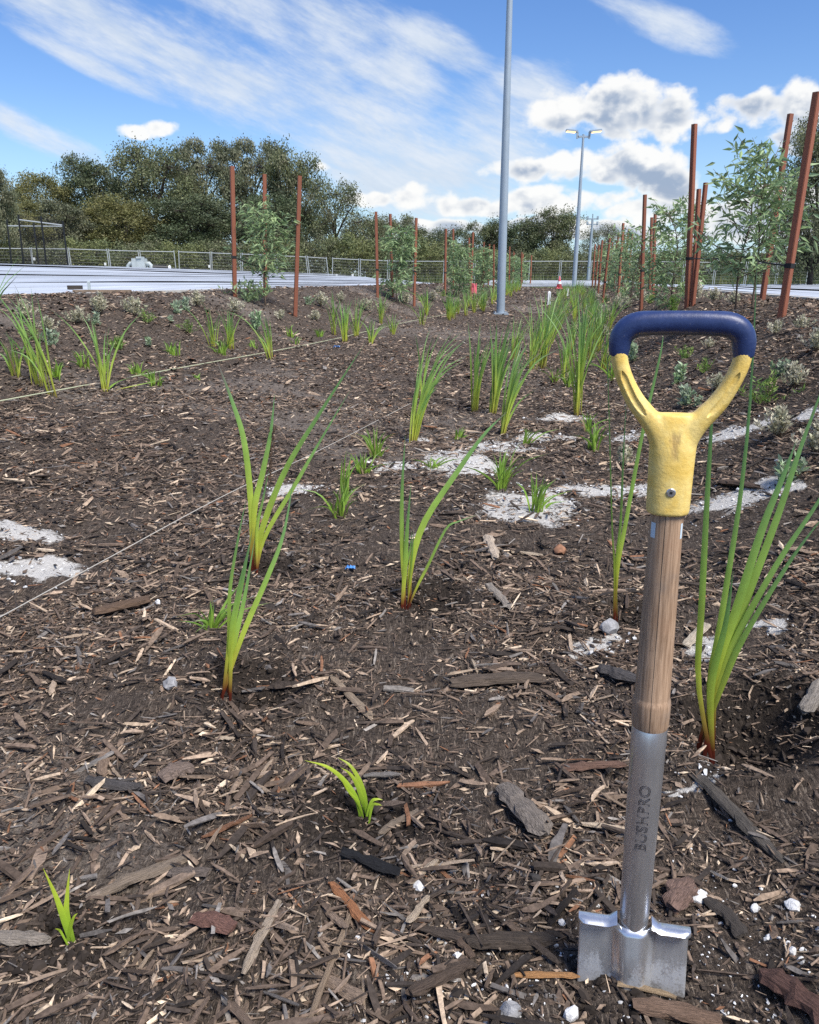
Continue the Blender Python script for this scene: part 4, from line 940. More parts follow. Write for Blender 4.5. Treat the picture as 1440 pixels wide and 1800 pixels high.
# ------------------------------------------------------------------ string lines and pegs
def string_line(pxs, lift, rad, mt, label):
    pts = [G(*q)+np.array([0, 0, l]) for q, l in zip(pxs, lift)]; P = smooth_path(pts, 30); mb = MB(); mb.tube(P, rad, 6); tag(mb.build('string_line', mt, None, P[0], origin=P[0]), label, 'string')
string_line([(-60, 728), (0, 714), (280, 660), (570, 604), (720, 568), (862, 540)], [.03]*6, .0036, M['string'], 'taut yellowish string line along the foot of the left bank')
string_line([(-80, 1140), (0, 1098), (200, 992), (400, 890), (560, 806), (722, 716)], [.02, .02, .03, .05, .04, .03], .0016, M['string2'], 'thin pale cord slanting across the worn path to the loose clump')
def peg(px, py, hpx, wpx, label):
    p = G(px, py); s = mpp(p); mb = MB(); w = wpx*s/2; h = hpx*s; mb.box((-w, -w*.6, -.05), (w, w*.6, h*.9)); mb.add([(-w, -w*.6, h*.9), (w, -w*.6, h*.9), (w, w*.6, h*.9), (-w, w*.6, h*.9), (0, 0, h)], [(0, 1, 4), (1, 2, 4), (2, 3, 4), (3, 0, 4)])
    tag(mb.build('marker_peg', M['white'], None, p), label, 'peg')
peg(965, 536, 24, 5, 'white marker peg in the path right of the big light pole')
peg(997, 520, 14, 4, 'shorter white marker peg farther along the path')

# ------------------------------------------------------------------ spade
def build_spade():
    base = SPADE.copy(); root = empty('spade', base, 'short D-handled planting spade pushed into the mulch', 'spade', rz=math.radians(-12))
    root.rotation_euler = (math.radians(0.0), math.radians(-.35), math.radians(-12))
    steel = bpy.data.materials.new('brushed_steel'); steel.use_nodes = True; nt = steel.node_tree; p = nt.nodes['Principled BSDF']
    tc = nt.nodes.new('ShaderNodeTexCoord'); mp = nt.nodes.new('ShaderNodeMapping'); mp.inputs['Scale'].default_value = (1, 1, .25); nt.links.new(tc.outputs['Object'], mp.inputs[0])
    n1 = noise(nt, mp.outputs[0], 45, 6, .65); n2 = noise(nt, tc.outputs['Object'], 320, 3, .6); n3 = noise(nt, tc.outputs['Object'], 18, 4, .6)
    c = mixc(nt, n1.step(.3, .7), (.58, .60, .64), (.74, .76, .79)); c = mixc(nt, n2.step(.70, .78)*.6, c, (.12, .11, .10))
    sepz = nt.nodes.new('ShaderNodeSeparateXYZ'); nt.links.new(tc.outputs['Object'], sepz.inputs[0]); z = X(nt, sepz.outputs[2])
    dirt = ((z*-1.0)+.038 + (n1-.5)*.10 + (n2-.5)*.05).step(.0, .05)
    c = mixc(nt, dirt*.9, c, (.05, .042, .036)); nt.links.new(c, p.inputs['Base Color'])
    me_ = (1.0-dirt*.9)*.86; nt.links.new(me_.s, p.inputs['Metallic']); ro = n3*.14 + .20 + dirt*.45; nt.links.new(ro.s, p.inputs['Roughness'])
    b = nt.nodes.new('ShaderNodeBump'); b.inputs['Strength'].default_value = .05; b.inputs['Distance'].default_value = .0015; nt.links.new(n1.s, b.inputs['Height']); nt.links.new(b.outputs[0], p.inputs['Normal'])
    # blade: two flat wings either side of a tapering half-cone
    nx, nz = 49, 22; V = []; F = []
    for j in range(nz):
        t = j/(nz-1); z_ = .122 - t*.215; hw = .0715-.002*t; cone = max(.003, .0205*(1-.62*t)); flare = .0115*(1-.4*t)
        for i in range(nx):
            s = (i/(nx-1)*2-1); x = hw*s*(1-.0) if abs(s) < 2 else 0
            q = min(1, abs(x)/(cone+flare)); y = -float(np.interp(t, [0, .22, 1], [.0150, .0190, .0075]))*(1-sst(.30, 1, q)) + .0035*(abs(s)**2) - .004*abs(s)*t
            zz = z_ - (.012*abs(s)**3*sst(.55, 1, t) if 0 else 0)
            V.append((x, float(y)-(.122-zz)*.27, zz))
    for j in range(nz-1):
        for i in range(nx-1): F.append((j*nx+i, (j+1)*nx+i, (j+1)*nx+i+1, j*nx+i+1))
    bl = link('blade', new_mesh('blade', V, F, steel, smooth=True), root); so_ = bl.modifiers.new('thick', 'SOLIDIFY'); so_.thickness = .0028; so_.offset = 1
    for s in (-1, 1):
        mb = MB(); n = 12; rows = []
        for i in range(n):
            x = s*(.0225+.0505*i/(n-1)); e = sst(.86, 1, i/(n-1))*.004; cr = sst(.25, 0, i/(n-1))*.008
            rows.append([(x, .006, .121+cr), (x, -.002, .1265+cr), (x, -.015+e, .1258+cr*.6), (x, -.0190+e*1.4, .1225+cr*.6), (x, -.0185+e*1.4, .1205+cr*.6), (x, -.014+e, .1222+cr*.6), (x, -.001, .1215), (x, .005, .118)])
        v = [q for r_ in rows for q in r_]; f = []
        for i in range(n-1):
            for k in range(8): f.append((i*8+k, i*8+(k+1) % 8, (i+1)*8+(k+1) % 8, (i+1)*8+k))
        f.append(tuple(range(8))); f.append(tuple(range((n-1)*8, n*8))); mb.add(v, f); o = mb.build('foot_tread', steel, bl, smooth=True); bmx = bmesh.new(); bmx.from_mesh(o.data); bmesh.ops.recalc_face_normals(bmx, faces=bmx.faces); bmx.to_mesh(o.data); bmx.free(); auto_smooth(o, 50)
    mb = MB(); mb.lathe([(.0150, .085), (.0168, .11), (.0176, .13), (.0182, .16), (.0190, .24), (.0198, .34), (.0202, .3795), (.0195, .3805), (.0185, .3807)], 40); sk = mb.build('socket', steel, root, smooth=True); auto_smooth(sk, 50)
    # stamped lettering, reading upwards along the socket: outlined letters
    cu = bpy.data.curves.new('lettering', 'FONT'); cu.body = 'BUSHPRO'; cu.size = 1.0; cu.fill_mode = 'NONE'; cu.bevel_depth = .028; cu.bevel_resolution = 0; cu.resolution_u = 3; cu.space_character = 1.02
    to = bpy.data.objects.new('lettering_source', cu); COL.objects.link(to); bpy.context.view_layer.update()
    me = bpy.data.meshes.new_from_object(to.evaluated_get(bpy.context.evaluated_depsgraph_get())); bpy.data.objects.remove(to)
    co = np.empty(len(me.vertices)*3); me.vertices.foreach_get('co', co); co = co.reshape(-1, 3)
    x0, x1 = co[:, 0].min(), co[:, 0].max(); y0, y1 = co[:, 1].min(), co[:, 1].max()
    zz = .232+(co[:, 0]-x0)/(x1-x0)*.084; rr = np.interp(zz, [.16, .24, .34], [.0182, .0190, .0198]); arc = ((co[:, 1]-y0)/(y1-y0)-.5)*-.0135 - .0012
    th = -math.pi/2 + arc/rr; rad = rr + co[:, 2]*.011 + .00002
    me.vertices.foreach_set('co', np.stack([rad*np.cos(th), rad*np.sin(th), zz], -1).ravel()); me.update(); me.materials.clear(); me.materials.append(mat('stamped_mark', (.06, .06, .07), .55, .5)); link('lettering', me, sk)
    # wooden shaft
    wood = bpy.data.materials.new('worn_ash_wood'); wood.use_nodes = True; nt = wood.node_tree; p = nt.nodes['Principled BSDF']; tc = nt.nodes.new('ShaderNodeTexCoord'); mp = nt.nodes.new('ShaderNodeMapping'); mp.inputs['Scale'].default_value = (1, 1, .045); nt.links.new(tc.outputs['Object'], mp.inputs[0])
    n1 = noise(nt, mp.outputs[0], 330, 6, .65, .5); n2 = noise(nt, tc.outputs['Object'], 22, 5, .6); n3 = noise(nt, tc.outputs['Object'], 140, 4, .6)
    c = mixc(nt, n1.step(.3, .7), (.22, .135, .080), (.47, .32, .21)); c = mixc(nt, n2.step(.5, .78)*.55, c, (.20, .165, .14)); c = mixc(nt, n2.step(.5, .25)*.45, c, (.34, .20, .12)); c = mixc(nt, n3.step(.62, .72)*.3, c, (.12, .085, .06))
    sx_ = nt.nodes.new('ShaderNodeSeparateXYZ'); nt.links.new(tc.outputs['Object'], sx_.inputs[0]); xx, zz_ = X(nt, sx_.outputs[0]), X(nt, sx_.outputs[2]); wob = noise(nt, mp.outputs[0], 60, 3, .5)
    crack = (xx + .0028 + (wob-.5)*.004 )._m('ABSOLUTE'); cm = (1.0-crack.step(.00025, .0007)); c = mixc(nt, cm*.85, c, (.03, .022, .018)); nt.links.new(c, p.inputs['Base Color'])
    p.inputs['Roughness'].default_value = .6; b = nt.nodes.new('ShaderNodeBump'); b.inputs['Strength'].default_value = .3; b.inputs['Distance'].default_value = .002; nt.links.new((n1-cm*1.0).s, b.inputs['Height']); nt.links.new(b.outputs[0], p.inputs['Normal'])
    mb = MB(); mb.lathe([(.0180, .37), (.0204, .3812), (.0210, .384), (.0215, .40), (.0214, .411), (.0209, .415), (.0199, .4175), (.0196, .42), (.0188, .50), (.0178, .58), (.0171, .66)], 40); sh = mb.build('shaft', wood, root, smooth=True); auto_smooth(sh, 50)
    stick = mat('pale_blue_sticker', (.55, .66, .74), .5)
    for a0, a1 in ((-2.72, -2.32), (-.66, -.42)):
        mb = MB(); v = []; f = []
        for k in range(6):
            a = a0+(a1-a0)*k/5
            for zz in (.612, .629): v.append((.01768*math.cos(a), .01768*math.sin(a), zz))
        for k in range(5): f.append((k*2, k*2+2, k*2+3, k*2+1))
        mb.add(v, f); mb.build('sticker', stick, sh)
    # yellow yoke: sleeve and two arms fused into one skin
    yel = bpy.data.materials.new('worn_yellow_plastic'); yel.use_nodes = True; nt = yel.node_tree; p = nt.nodes['Principled BSDF']; tc = nt.nodes.new('ShaderNodeTexCoord'); n1 = noise(nt, tc.outputs['Object'], 28, 6, .65); n2 = noise(nt, tc.outputs['Object'], 160, 4, .65)
    mp = nt.nodes.new('ShaderNodeMapping'); mp.inputs['Scale'].default_value = (1, 1, .2); nt.links.new(tc.outputs['Object'], mp.inputs[0]); n3 = noise(nt, mp.outputs[0], 90, 4, .6)
    c = mixc(nt, n1.step(.35, .65), (.74, .50, .11), (.80, .62, .22)); c = mixc(nt, n1.step(.54, .82)*.55, c, (.46, .26, .06)); c = mixc(nt, n2.step(.60, .76)*.30, c, (.38, .25, .09)); c = mixc(nt, n3.step(.58, .7)*.22, c, (.40, .27, .10))
    sx_ = nt.nodes.new('ShaderNodeSeparateXYZ'); nt.links.new(tc.outputs['Object'], sx_.inputs[0]); X0, Z0 = X(nt, sx_.outputs[0]), X(nt, sx_.outputs[2])
    scuff = (((X0+.001)*(1/.009))._m('ABSOLUTE').step(1.1, .5))*(((Z0-.712)*(1/.017))._m('ABSOLUTE').step(1.1, .5))*n3.step(.4, .62)
    c = mixc(nt, scuff*.6, c, (.24, .14, .06))
    nt.links.new(c, p.inputs['Base Color']); p.inputs['Roughness'].default_value = .5; b = nt.nodes.new('ShaderNodeBump'); b.inputs['Strength'].default_value = .25; b.inputs['Distance'].default_value = .003; nt.links.new((n2+scuff*-1.0).s, b.inputs['Height']); nt.links.new(b.outputs[0], p.inputs['Normal'])
    bmx = bmesh.new()
    def loft(secs, n=28):
        rings = []
        for (c0, ax, ay, hx, hy, pw) in secs:
            ring = []
            for k in range(n):
                a = 2*math.pi*k/n; cx = math.copysign(abs(math.cos(a))**pw, math.cos(a)); sy_ = math.copysign(abs(math.sin(a))**pw, math.sin(a)); ring.append(bmx.verts.new(tuple(np.array(c0)+np.array(ax)*cx*hx+np.array(ay)*sy_*hy)))
            rings.append(ring)
        for r0, r1 in zip(rings, rings[1:]):
            for k in range(n): bmx.faces.new((r0[k], r0[(k+1) % n], r1[(k+1) % n], r1[k]))
        bmx.faces.new(rings[0][::-1]); bmx.faces.new(rings[-1])
    ex, ey = (1, 0, 0), (0, 1, 0)
    loft([((0, 0, z_), ex, ey, hx, hy, .86) for z_, hx, hy in ((.638, .0216, .0200), (.6395, .0224, .0212), (.66, .0228, .0212), (.69, .0233, .0205), (.708, .0238, .0195), (.720, .0245, .0175), (.730, .0255, .0150), (.740, .0255, .0130), (.7470, .0210, .0110))])
    for s in (-1, 1):
        path = smooth_path([(s*.0085, 0, .713), (s*.0175, 0, .7300), (s*.0282, 0, .7435), (s*.0408, 0, .7590), (s*.0512, 0, .7780), (s*.0585, 0, .797), (s*.0610, 0, .813)], 16); T = np.gradient(path, axis=0); T /= np.linalg.norm(T, axis=1, keepdims=True); secs = []
        for k in range(16):
            nrm = np.cross(T[k], np.array([0, 1, 0])); q = k/15; secs.append((path[k], nrm, np.array(ey), float(np.interp(q, [0, .3, .7, 1], [.0140, .0108, .0086, .0086])), float(np.interp(q, [0, .4, 1], [.0145, .0135, .0125])), .75))
        loft(secs)
    bmesh.ops.recalc_face_normals(bmx, faces=bmx.faces); me = bpy.data.meshes.new('yoke'); bmx.to_mesh(me); bmx.free(); me.materials.append(yel)
    yo = link('yoke', me, root); rm = yo.modifiers.new('skin', 'REMESH'); rm.mode = 'VOXEL'; rm.voxel_size = .0013; rm.use_smooth_shade = True; sm = yo.modifiers.new('soften', 'SMOOTH'); sm.factor = .5; sm.iterations = 26
    # recessed grooves down the arms: cut with a boolean
    cb = bmesh.new(); bm_keep = bmx
    for s in (-1, 1):
        path = smooth_path([(s*.0300, 0, .7455), (s*.0415, 0, .7600), (s*.0512, 0, .7780), (s*.0570, 0, .7915)], 12); T = np.gradient(path, axis=0); T /= np.linalg.norm(T, axis=1, keepdims=True); rings = []
        for k in range(12):
            nrm = np.cross(T[k], np.array([0, 1, 0])); q = k/11; hw = .0052*min(1, 6*q+.15, 6*(1-q)+.15); rings.append([cb.verts.new(tuple(path[k]+np.array([0, yy, 0])+nrm*ss*hw*(.55 if yy > -.02 else 1.3))) for ss, yy in ((-1, -.0108), (1, -.0108), (1, -.026), (-1, -.026))])
        for r0, r1 in zip(rings, rings[1:]):
            for k in range(4): cb.faces.new((r0[k], r0[(k+1) % 4], r1[(k+1) % 4], r1[k]))
        cb.faces.new(rings[0][::-1]); cb.faces.new(rings[-1])
    bmesh.ops.recalc_face_normals(cb, faces=cb.faces); me = bpy.data.meshes.new('groove_cutter'); cb.to_mesh(me); cb.free(); cut = bpy.data.objects.new('groove_cutter', me); COL.objects.link(cut); cut.parent = root
    bo = yo.modifiers.new('groove', 'BOOLEAN'); bo.operation = 'DIFFERENCE'; bo.object = cut; bo.solver = 'EXACT'
    s2 = yo.modifiers.new('soften2', 'SMOOTH'); s2.factor = .5; s2.iterations = 3
    bpy.context.view_layer.update(); dg = bpy.context.evaluated_depsgraph_get(); baked = bpy.data.meshes.new_from_object(yo.evaluated_get(dg)); yo.modifiers.clear(); yo.data = baked
    for pl in baked.polygons: pl.use_smooth = True
    if not baked.materials: baked.materials.append(yel)
    bpy.data.objects.remove(cut)
    # blue moulded grip
    blue = bpy.data.materials.new('blue_rubber_grip'); blue.use_nodes = True; nt = blue.node_tree; p = nt.nodes['Principled BSDF']; tc = nt.nodes.new('ShaderNodeTexCoord'); n1 = noise(nt, tc.outputs['Object'], 60, 6, .65); n2 = noise(nt, tc.outputs['Object'], 260, 3, .6)
    c = mixc(nt, n1.step(.3, .7), (.013, .028, .10), (.022, .042, .135)); c = mixc(nt, n1.step(.56, .8)*.45, c, (.075, .10, .18)); c = mixc(nt, n2.step(.66, .76)*.35, c, (.16, .18, .26)); nt.links.new(c, p.inputs['Base Color']); p.inputs['Roughness'].default_value = .42
    b = nt.nodes.new('ShaderNodeBump'); b.inputs['Strength'].default_value = .12; b.inputs['Distance'].default_value = .002; nt.links.new(n2.s, b.inputs['Height']); nt.links.new(b.outputs[0], p.inputs['Normal'])
    SG_END = (-1, -1)
    mb = MB(); path = smooth_path([(-.0608, 0, .7995), (-.0606, 0, .812), (-.0585, 0, .827), (-.0475, 0, .8375), (-.025, 0, .8402), (0, 0, .8406), (.025, 0, .8402), (.0475, 0, .8375), (.0585, 0, .827), (.0606, 0, .812), (.0608, 0, .7995)], 44)
    T = np.gradient(path, axis=0); T /= np.linalg.norm(T, axis=1, keepdims=True); v = []; f = []; n = 24
    for k in range(44):
        q = abs(k/43*2-1); nrm = np.cross(T[k], np.array([0, 1, 0])); hx = float(np.interp(q, [0, .5, .8, .93, 1], [.0130, .0125, .0106, .0088, .0068])); hy = float(np.interp(q, [0, .5, .93, 1], [.0142, .0140, .0118, .0085]))
        for i in range(n):
            a = 2*math.pi*i/n; endz = np.array([0, 0, .0075*math.cos(a)*(1 if k < 22 else 1)*sst(.86, 1, q)*(-1 if k < 22 else -1)]); v.append(tuple(path[k]+endz*SG_END[0 if k < 22 else 1]+nrm*math.copysign(abs(math.cos(a))**.85, math.cos(a))*hx+np.array([0, 1, 0])*math.copysign(abs(math.sin(a))**.85, math.sin(a))*hy))
    for k in range(43):
        for i in range(n): f.append((k*n+i, k*n+(i+1) % n, (k+1)*n+(i+1) % n, (k+1)*n+i))
    f.append(tuple(range(n))[::-1]); f.append(tuple(range(43*n, 44*n))); mb.add(v, f); g = mb.build('grip', blue, root, smooth=True); bmx = bmesh.new(); bmx.from_mesh(g.data); bmesh.ops.recalc_face_normals(bmx, faces=bmx.faces); bmx.to_mesh(g.data); bmx.free(); auto_smooth(g, 60)
    # screw; a raised black block paints in the shade of its square hole
    ring = mat('screw_metal', (.62, .63, .65), .3, .9); mb = MB(); n = 24; v = []; f = []
    prof = [(.0048, .0), (.0048, .0009), (.0040, .0014), (.0022, .0014)]
    for r_, d_ in prof: v += [(r_*math.cos(2*math.pi*k/n), -d_, r_*math.sin(2*math.pi*k/n)) for k in range(n)]
    for i in range(len(prof)-1):
        for k in range(n): f.append((i*n+k, i*n+(k+1) % n, (i+1)*n+(k+1) % n, (i+1)*n+k))
    f.append(tuple(range(3*n, 4*n))); mb.add(v, f); sc = mb.build('screw', ring, yo, (0.0, -.0208, .6655)); mb = MB(); mb.box((-.0013, -.0019, -.0013), (.0013, -.0012, .0013)); mb.build('screw_hole_shade', mat('painted_hole_shade', (.01, .01, .01), .8), sc)
    zo, zn = [-.12, .124, .38, .415, .64, .75, .852], [-.158, .087, .370, .405, .637, .749, .853]
    for o in root.children_recursive:
        q = np.array([o.location[:]]); old = np.interp(q[0, 2], zo, zn) if o.location.length > 0 else 0.0
        co = np.empty(len(o.data.vertices)*3, np.float32); o.data.vertices.foreach_get('co', co); co = co.reshape(-1, 3)
        off = o.location[2] if o.location.length > 0 else (o.parent.location[2] if o.parent is not root else 0.0)
        co[:, 2] = np.interp(co[:, 2]+off, zo, zn) - (np.interp(off, zo, zn) if off else 0.0); co[:, :2] *= 1.037 if o.name.split('.')[0] not in ('blade', 'foot_tread') else .955
        o.data.vertices.foreach_set('co', co.ravel()); o.data.update()
    for o in root.children_recursive:
        if o.location.length > 0: o.location = (o.location[0]*1.037, o.location[1]*1.037, float(np.interp(o.location[2], zo, zn)))
    bpy.context.view_layer.update()
    return root
build_spade()

# ------------------------------------------------------------------ sheeted lots either side of the bed
def sheet_strips(parent, strips, v0, v1, zf, nv=60):
    for i, (ua, ub) in enumerate(strips):
        V, F = [], []; nu = 9; vs_ = np.linspace(v0, v1, nv); r = np.random.default_rng(1000+i)
        lap = abs(ub-ua)
        for v in vs_:
            for k in range(nu):
                q = k/(nu-1); u = ua+(ub-ua)*q*1.06; bump = .012*math.exp(-((q-.06)/.09)**2) + .006*math.sin(q*9+v*.35+i) + (float(vnoise(u*1.4, v*.12, 5+i))-.5)*.030
                x, y = xy(u, v); V.append((x, y, float(zf(u, v))+.012+bump+.004*(1-q)))
        for a in range(nv-1):
            for k in range(nu-1): F.append((a*nu+k, a*nu+k+1, (a+1)*nu+k+1, (a+1)*nu+k))
        o = link('sheet_strip', new_mesh('sheet_strip', V, F, M['sheet'], smooth=True), parent); k = r.uniform(.60, 1.0); o.color = (.56*k, .60*k, .66*k, 1)
lot = empty('sheeted_lot', (0, 0, 0)); lot['kind'] = 'structure'
sheet_strips(lot, [(-5.55-.8*i, -5.55-.8*(i+1)) for i in range(22)], 1.5, 44, lambda u, v: pad_left_z(u, v), 50)
lot2 = empty('sheeted_lot', (0, 0, 0)); lot2['kind'] = 'structure'
sheet_strips(lot2, [(2.95+1.05*i, 2.95+1.05*(i+1)) for i in range(20)], 1.5, 44, lambda u, v: .655, 40)
lot3 = empty('sheeted_lot', (0, 0, 0)); lot3['kind'] = 'structure'
for i in range(9):
    V, F = [], []; r = np.random.default_rng(1100+i); us = np.linspace(-4.8, 3.2, 30); nu = 7
    for u in us:
        for k in range(nu):
            q = k/(nu-1); v = 40.6+1.2*(i+q*1.05); x, y = xy(u, v); V.append((x, y, .57+.30*sst(40.6, 52, v)+.012*math.exp(-((q-.06)/.09)**2)+.010*math.sin(q*8+u*.5+i)+.012*(1-q)))
    for a in range(29):
        for k in range(nu-1): F.append((a*nu+k, a*nu+k+1, (a+1)*nu+k+1, (a+1)*nu+k))
    o = link('sheet_strip', new_mesh('sheet_strip', V, F, M['sheet'], smooth=True), lot3); k = r.uniform(.8, 1.05); o.color = (.56*k, .59*k, .63*k, 1)
def kerb(u, v0, v1, zf, label):
    mb = MB(); n = 30
    for i in range(n):
        a, b = v0+(v1-v0)*i/n, v0+(v1-v0)*(i+1)/n; P = [xy(u-.08, a), xy(u+.08, a), xy(u+.08, b-.01), xy(u-.08, b-.01)]; z0, z1 = float(zf(u, a)), float(zf(u, b))
        v = [(P[0][0], P[0][1], z0-.12), (P[1][0], P[1][1], z0-.12), (P[2][0], P[2][1], z1-.12), (P[3][0], P[3][1], z1-.12), (P[0][0], P[0][1], z0+.035), (P[1][0], P[1][1], z0+.035), (P[2][0], P[2][1], z1+.035), (P[3][0], P[3][1], z1+.035)]
        mb.add(v, [(3, 2, 1, 0), (4, 5, 6, 7), (0, 1, 5, 4), (1, 2, 6, 5), (2, 3, 7, 6), (3, 0, 4, 7)])
    o = mb.build('kerb', M['kerb']); o['kind'] = 'structure'
kerb(-5.42, 1.5, 40, lambda u, v: float(pad_left_z(u, v)), '')
kerb(2.82, 1.5, 40, lambda u, v: .645, '')
# things on the left lot
def pad_point(px, py):
    d = ray(px, py); t = 5.0
    while t < 80:
        p = CAM+d*t; u, v = uv(p[0], p[1])
        if u < -5.3 and p[2] < float(pad_left_z(u, v))+.03: return p
        t += .02
    return CAM+d*20
p = pad_point(180, 514); mb = MB(); mb.box((-.33, -.05, -.01), (.33, .05, .03)); o = mb.build('timber_plank', M['plank'], None, p); o.rotation_euler = (0, 0, -.06); tag(o, 'brown timber plank lying on the white sheeting at the left', 'plank')
p = pad_point(157, 508); mb = MB(); mb.box((-.018, -.012, -.02), (.018, .012, .09)); mb.add([(-.018, -.012, .09), (.018, -.012, .09), (.018, .012, .09), (-.018, .012, .09), (0, 0, .11)], [(0, 1, 4), (1, 2, 4), (2, 3, 4), (3, 0, 4)]); tag(mb.build('survey_marker', M['machine'], None, p), 'small pale survey marker standing on the white sheeting', 'marker')
p = pad_point(132, 507); mb = MB(); mb.box((-.09, -.04, -.01), (.09, .04, .04)); tag(mb.build('timber_offcut', M['darkbark'], None, p), 'dark timber offcut near the pale survey marker', 'wood')

# ------------------------------------------------------------------ light poles
def light_pole(p, top_z, r0, r1, label, heads=True, seed=0, lean=0.0):
    root = empty('light_pole', p, label, 'lamp post', 'grey light poles along the path'); H = top_z-p[2]
    mb = MB(); mb.tube([(0, 0, -.3), (0, 0, 0), (lean*.3*H, 0, H*.3), (lean*H, 0, H)], [r0, r0, r0*.9+r1*.1, r1], 12); o = mb.build('shaft', M['pole'], root, smooth=True); auto_smooth(o, 50)
    mb = MB(); mb.box((-r0*1.7, -r0*1.7, -.03), (r0*1.7, r0*1.7, .03)); bp_ = mb.build('base_plate', M['pole'], root)
    for sx_ in (-1, 1):
        for sy_ in (-1, 1): mb = MB(); mb.tube([(sx_*r0*1.35, sy_*r0*1.35, .03), (sx_*r0*1.35, sy_*r0*1.35, .07)], r0*.13, 6); mb.build('bolt', M['galv'], bp_)
    if heads:
        rx = math.radians(4); hx = lean*H
        mb = MB(); mb.box((hx-.26, -.05, H-.14), (hx+.26, .05, H-.06)); mb.build('cross_arm', M['pole'], root)
        for s in (-1, 1):
            mb = MB(); mb.box((hx+s*.27-.04, -.05, H-.18), (hx+s*.27+.04, .05, H+.10)); mb.build('bracket', M['pole'], root)
            Mx = Matrix.Translation((hx+s*.28, 0, H+.08)) @ Matrix.Rotation(-s*math.radians(6), 4, 'Y')
            mb = MB(); a, b = (0, .52) if s > 0 else (-.52, 0); mb.box((a, -.16, 0), (b, .16, .07), Mx); hd = mb.build('lamp_head', M['pole'], root)
            mb = MB(); a, b = (.10, .50) if s > 0 else (-.50, -.10); mb.box((a, -.14, -.03), (b, .14, -.002), Mx); mb.build('lens', LENS, hd)
    return root
LENS = bpy.data.materials.new('lamp_lens'); LENS.use_nodes = True; q = LENS.node_tree.nodes['Principled BSDF']; q.inputs['Base Color'].default_value = (.8, .6, .35, 1); q.inputs['Emission Color'].default_value = (1, .62, .25, 1); q.inputs['Emission Strength'].default_value = .8
pp = G(880, 552); light_pole(pp, 8.6, .098*pp[1]/19.5, .055, 'big grey light pole rising out of the top of the picture', False)
d = ray(1009, 506); Y = pp[1]*1.95; p = at_depth(1009, 506, Y); p[2] = float(ground_z(p[0], p[1])); tp = at_depth(1026, 236, Y)
light_pole(p, float(tp[2]), .105, .05, 'grey light pole with twin lamp heads beyond the big pole', True, lean=float((tp[0]-p[0])/(tp[2]-p[2])))
Y = pp[1]*3.0; p = at_depth(1033, 500, Y); p[2] = float(ground_z(p[0], p[1])); tp = at_depth(1042, 385, Y)
o = light_pole(p, float(tp[2]), .12, .08, 'smallest and farthest light pole in front of the trees', False, lean=float((tp[0]-p[0])/(tp[2]-p[2])))
mb = MB(); H = float(tp[2]-p[2]); hx = float(tp[0]-p[0]); mb.tube([(hx, 0, H), (hx, 0, H+.35)], .04, 6)
for zz in (.02, -.35): mb.box((hx-.42, -.03, H+zz-.05), (hx+.42, .03, H+zz+.03)); mb.box((hx-.42, -.06, H+zz), (hx-.30, .06, H+zz+.18)); mb.box((hx+.30, -.06, H+zz), (hx+.42, .06, H+zz+.18))
mb.build('cross_arm', M['pole'], o)
# traffic cone far along the path
p = at_depth(983, 508, 37.0); p[2] = float(ground_z(p[0], p[1])); root = empty('traffic_cone', p, 'pink orange traffic cone at the far end of the path', 'cone')
mb = MB(); mb.lathe([(.13, .03), (.025, .50), (.02, .52)], 14); mb.build('cone_body', M['pink'], root, smooth=True); mb = MB(); mb.box((-.16, -.16, -.01), (.16, .16, .035)); mb.build('cone_base', M['pink'], root); mb = MB(); mb.lathe([(.094, .20), (.069, .31)], 14, cap=False); mb.build('reflective_band', M['white'], root)

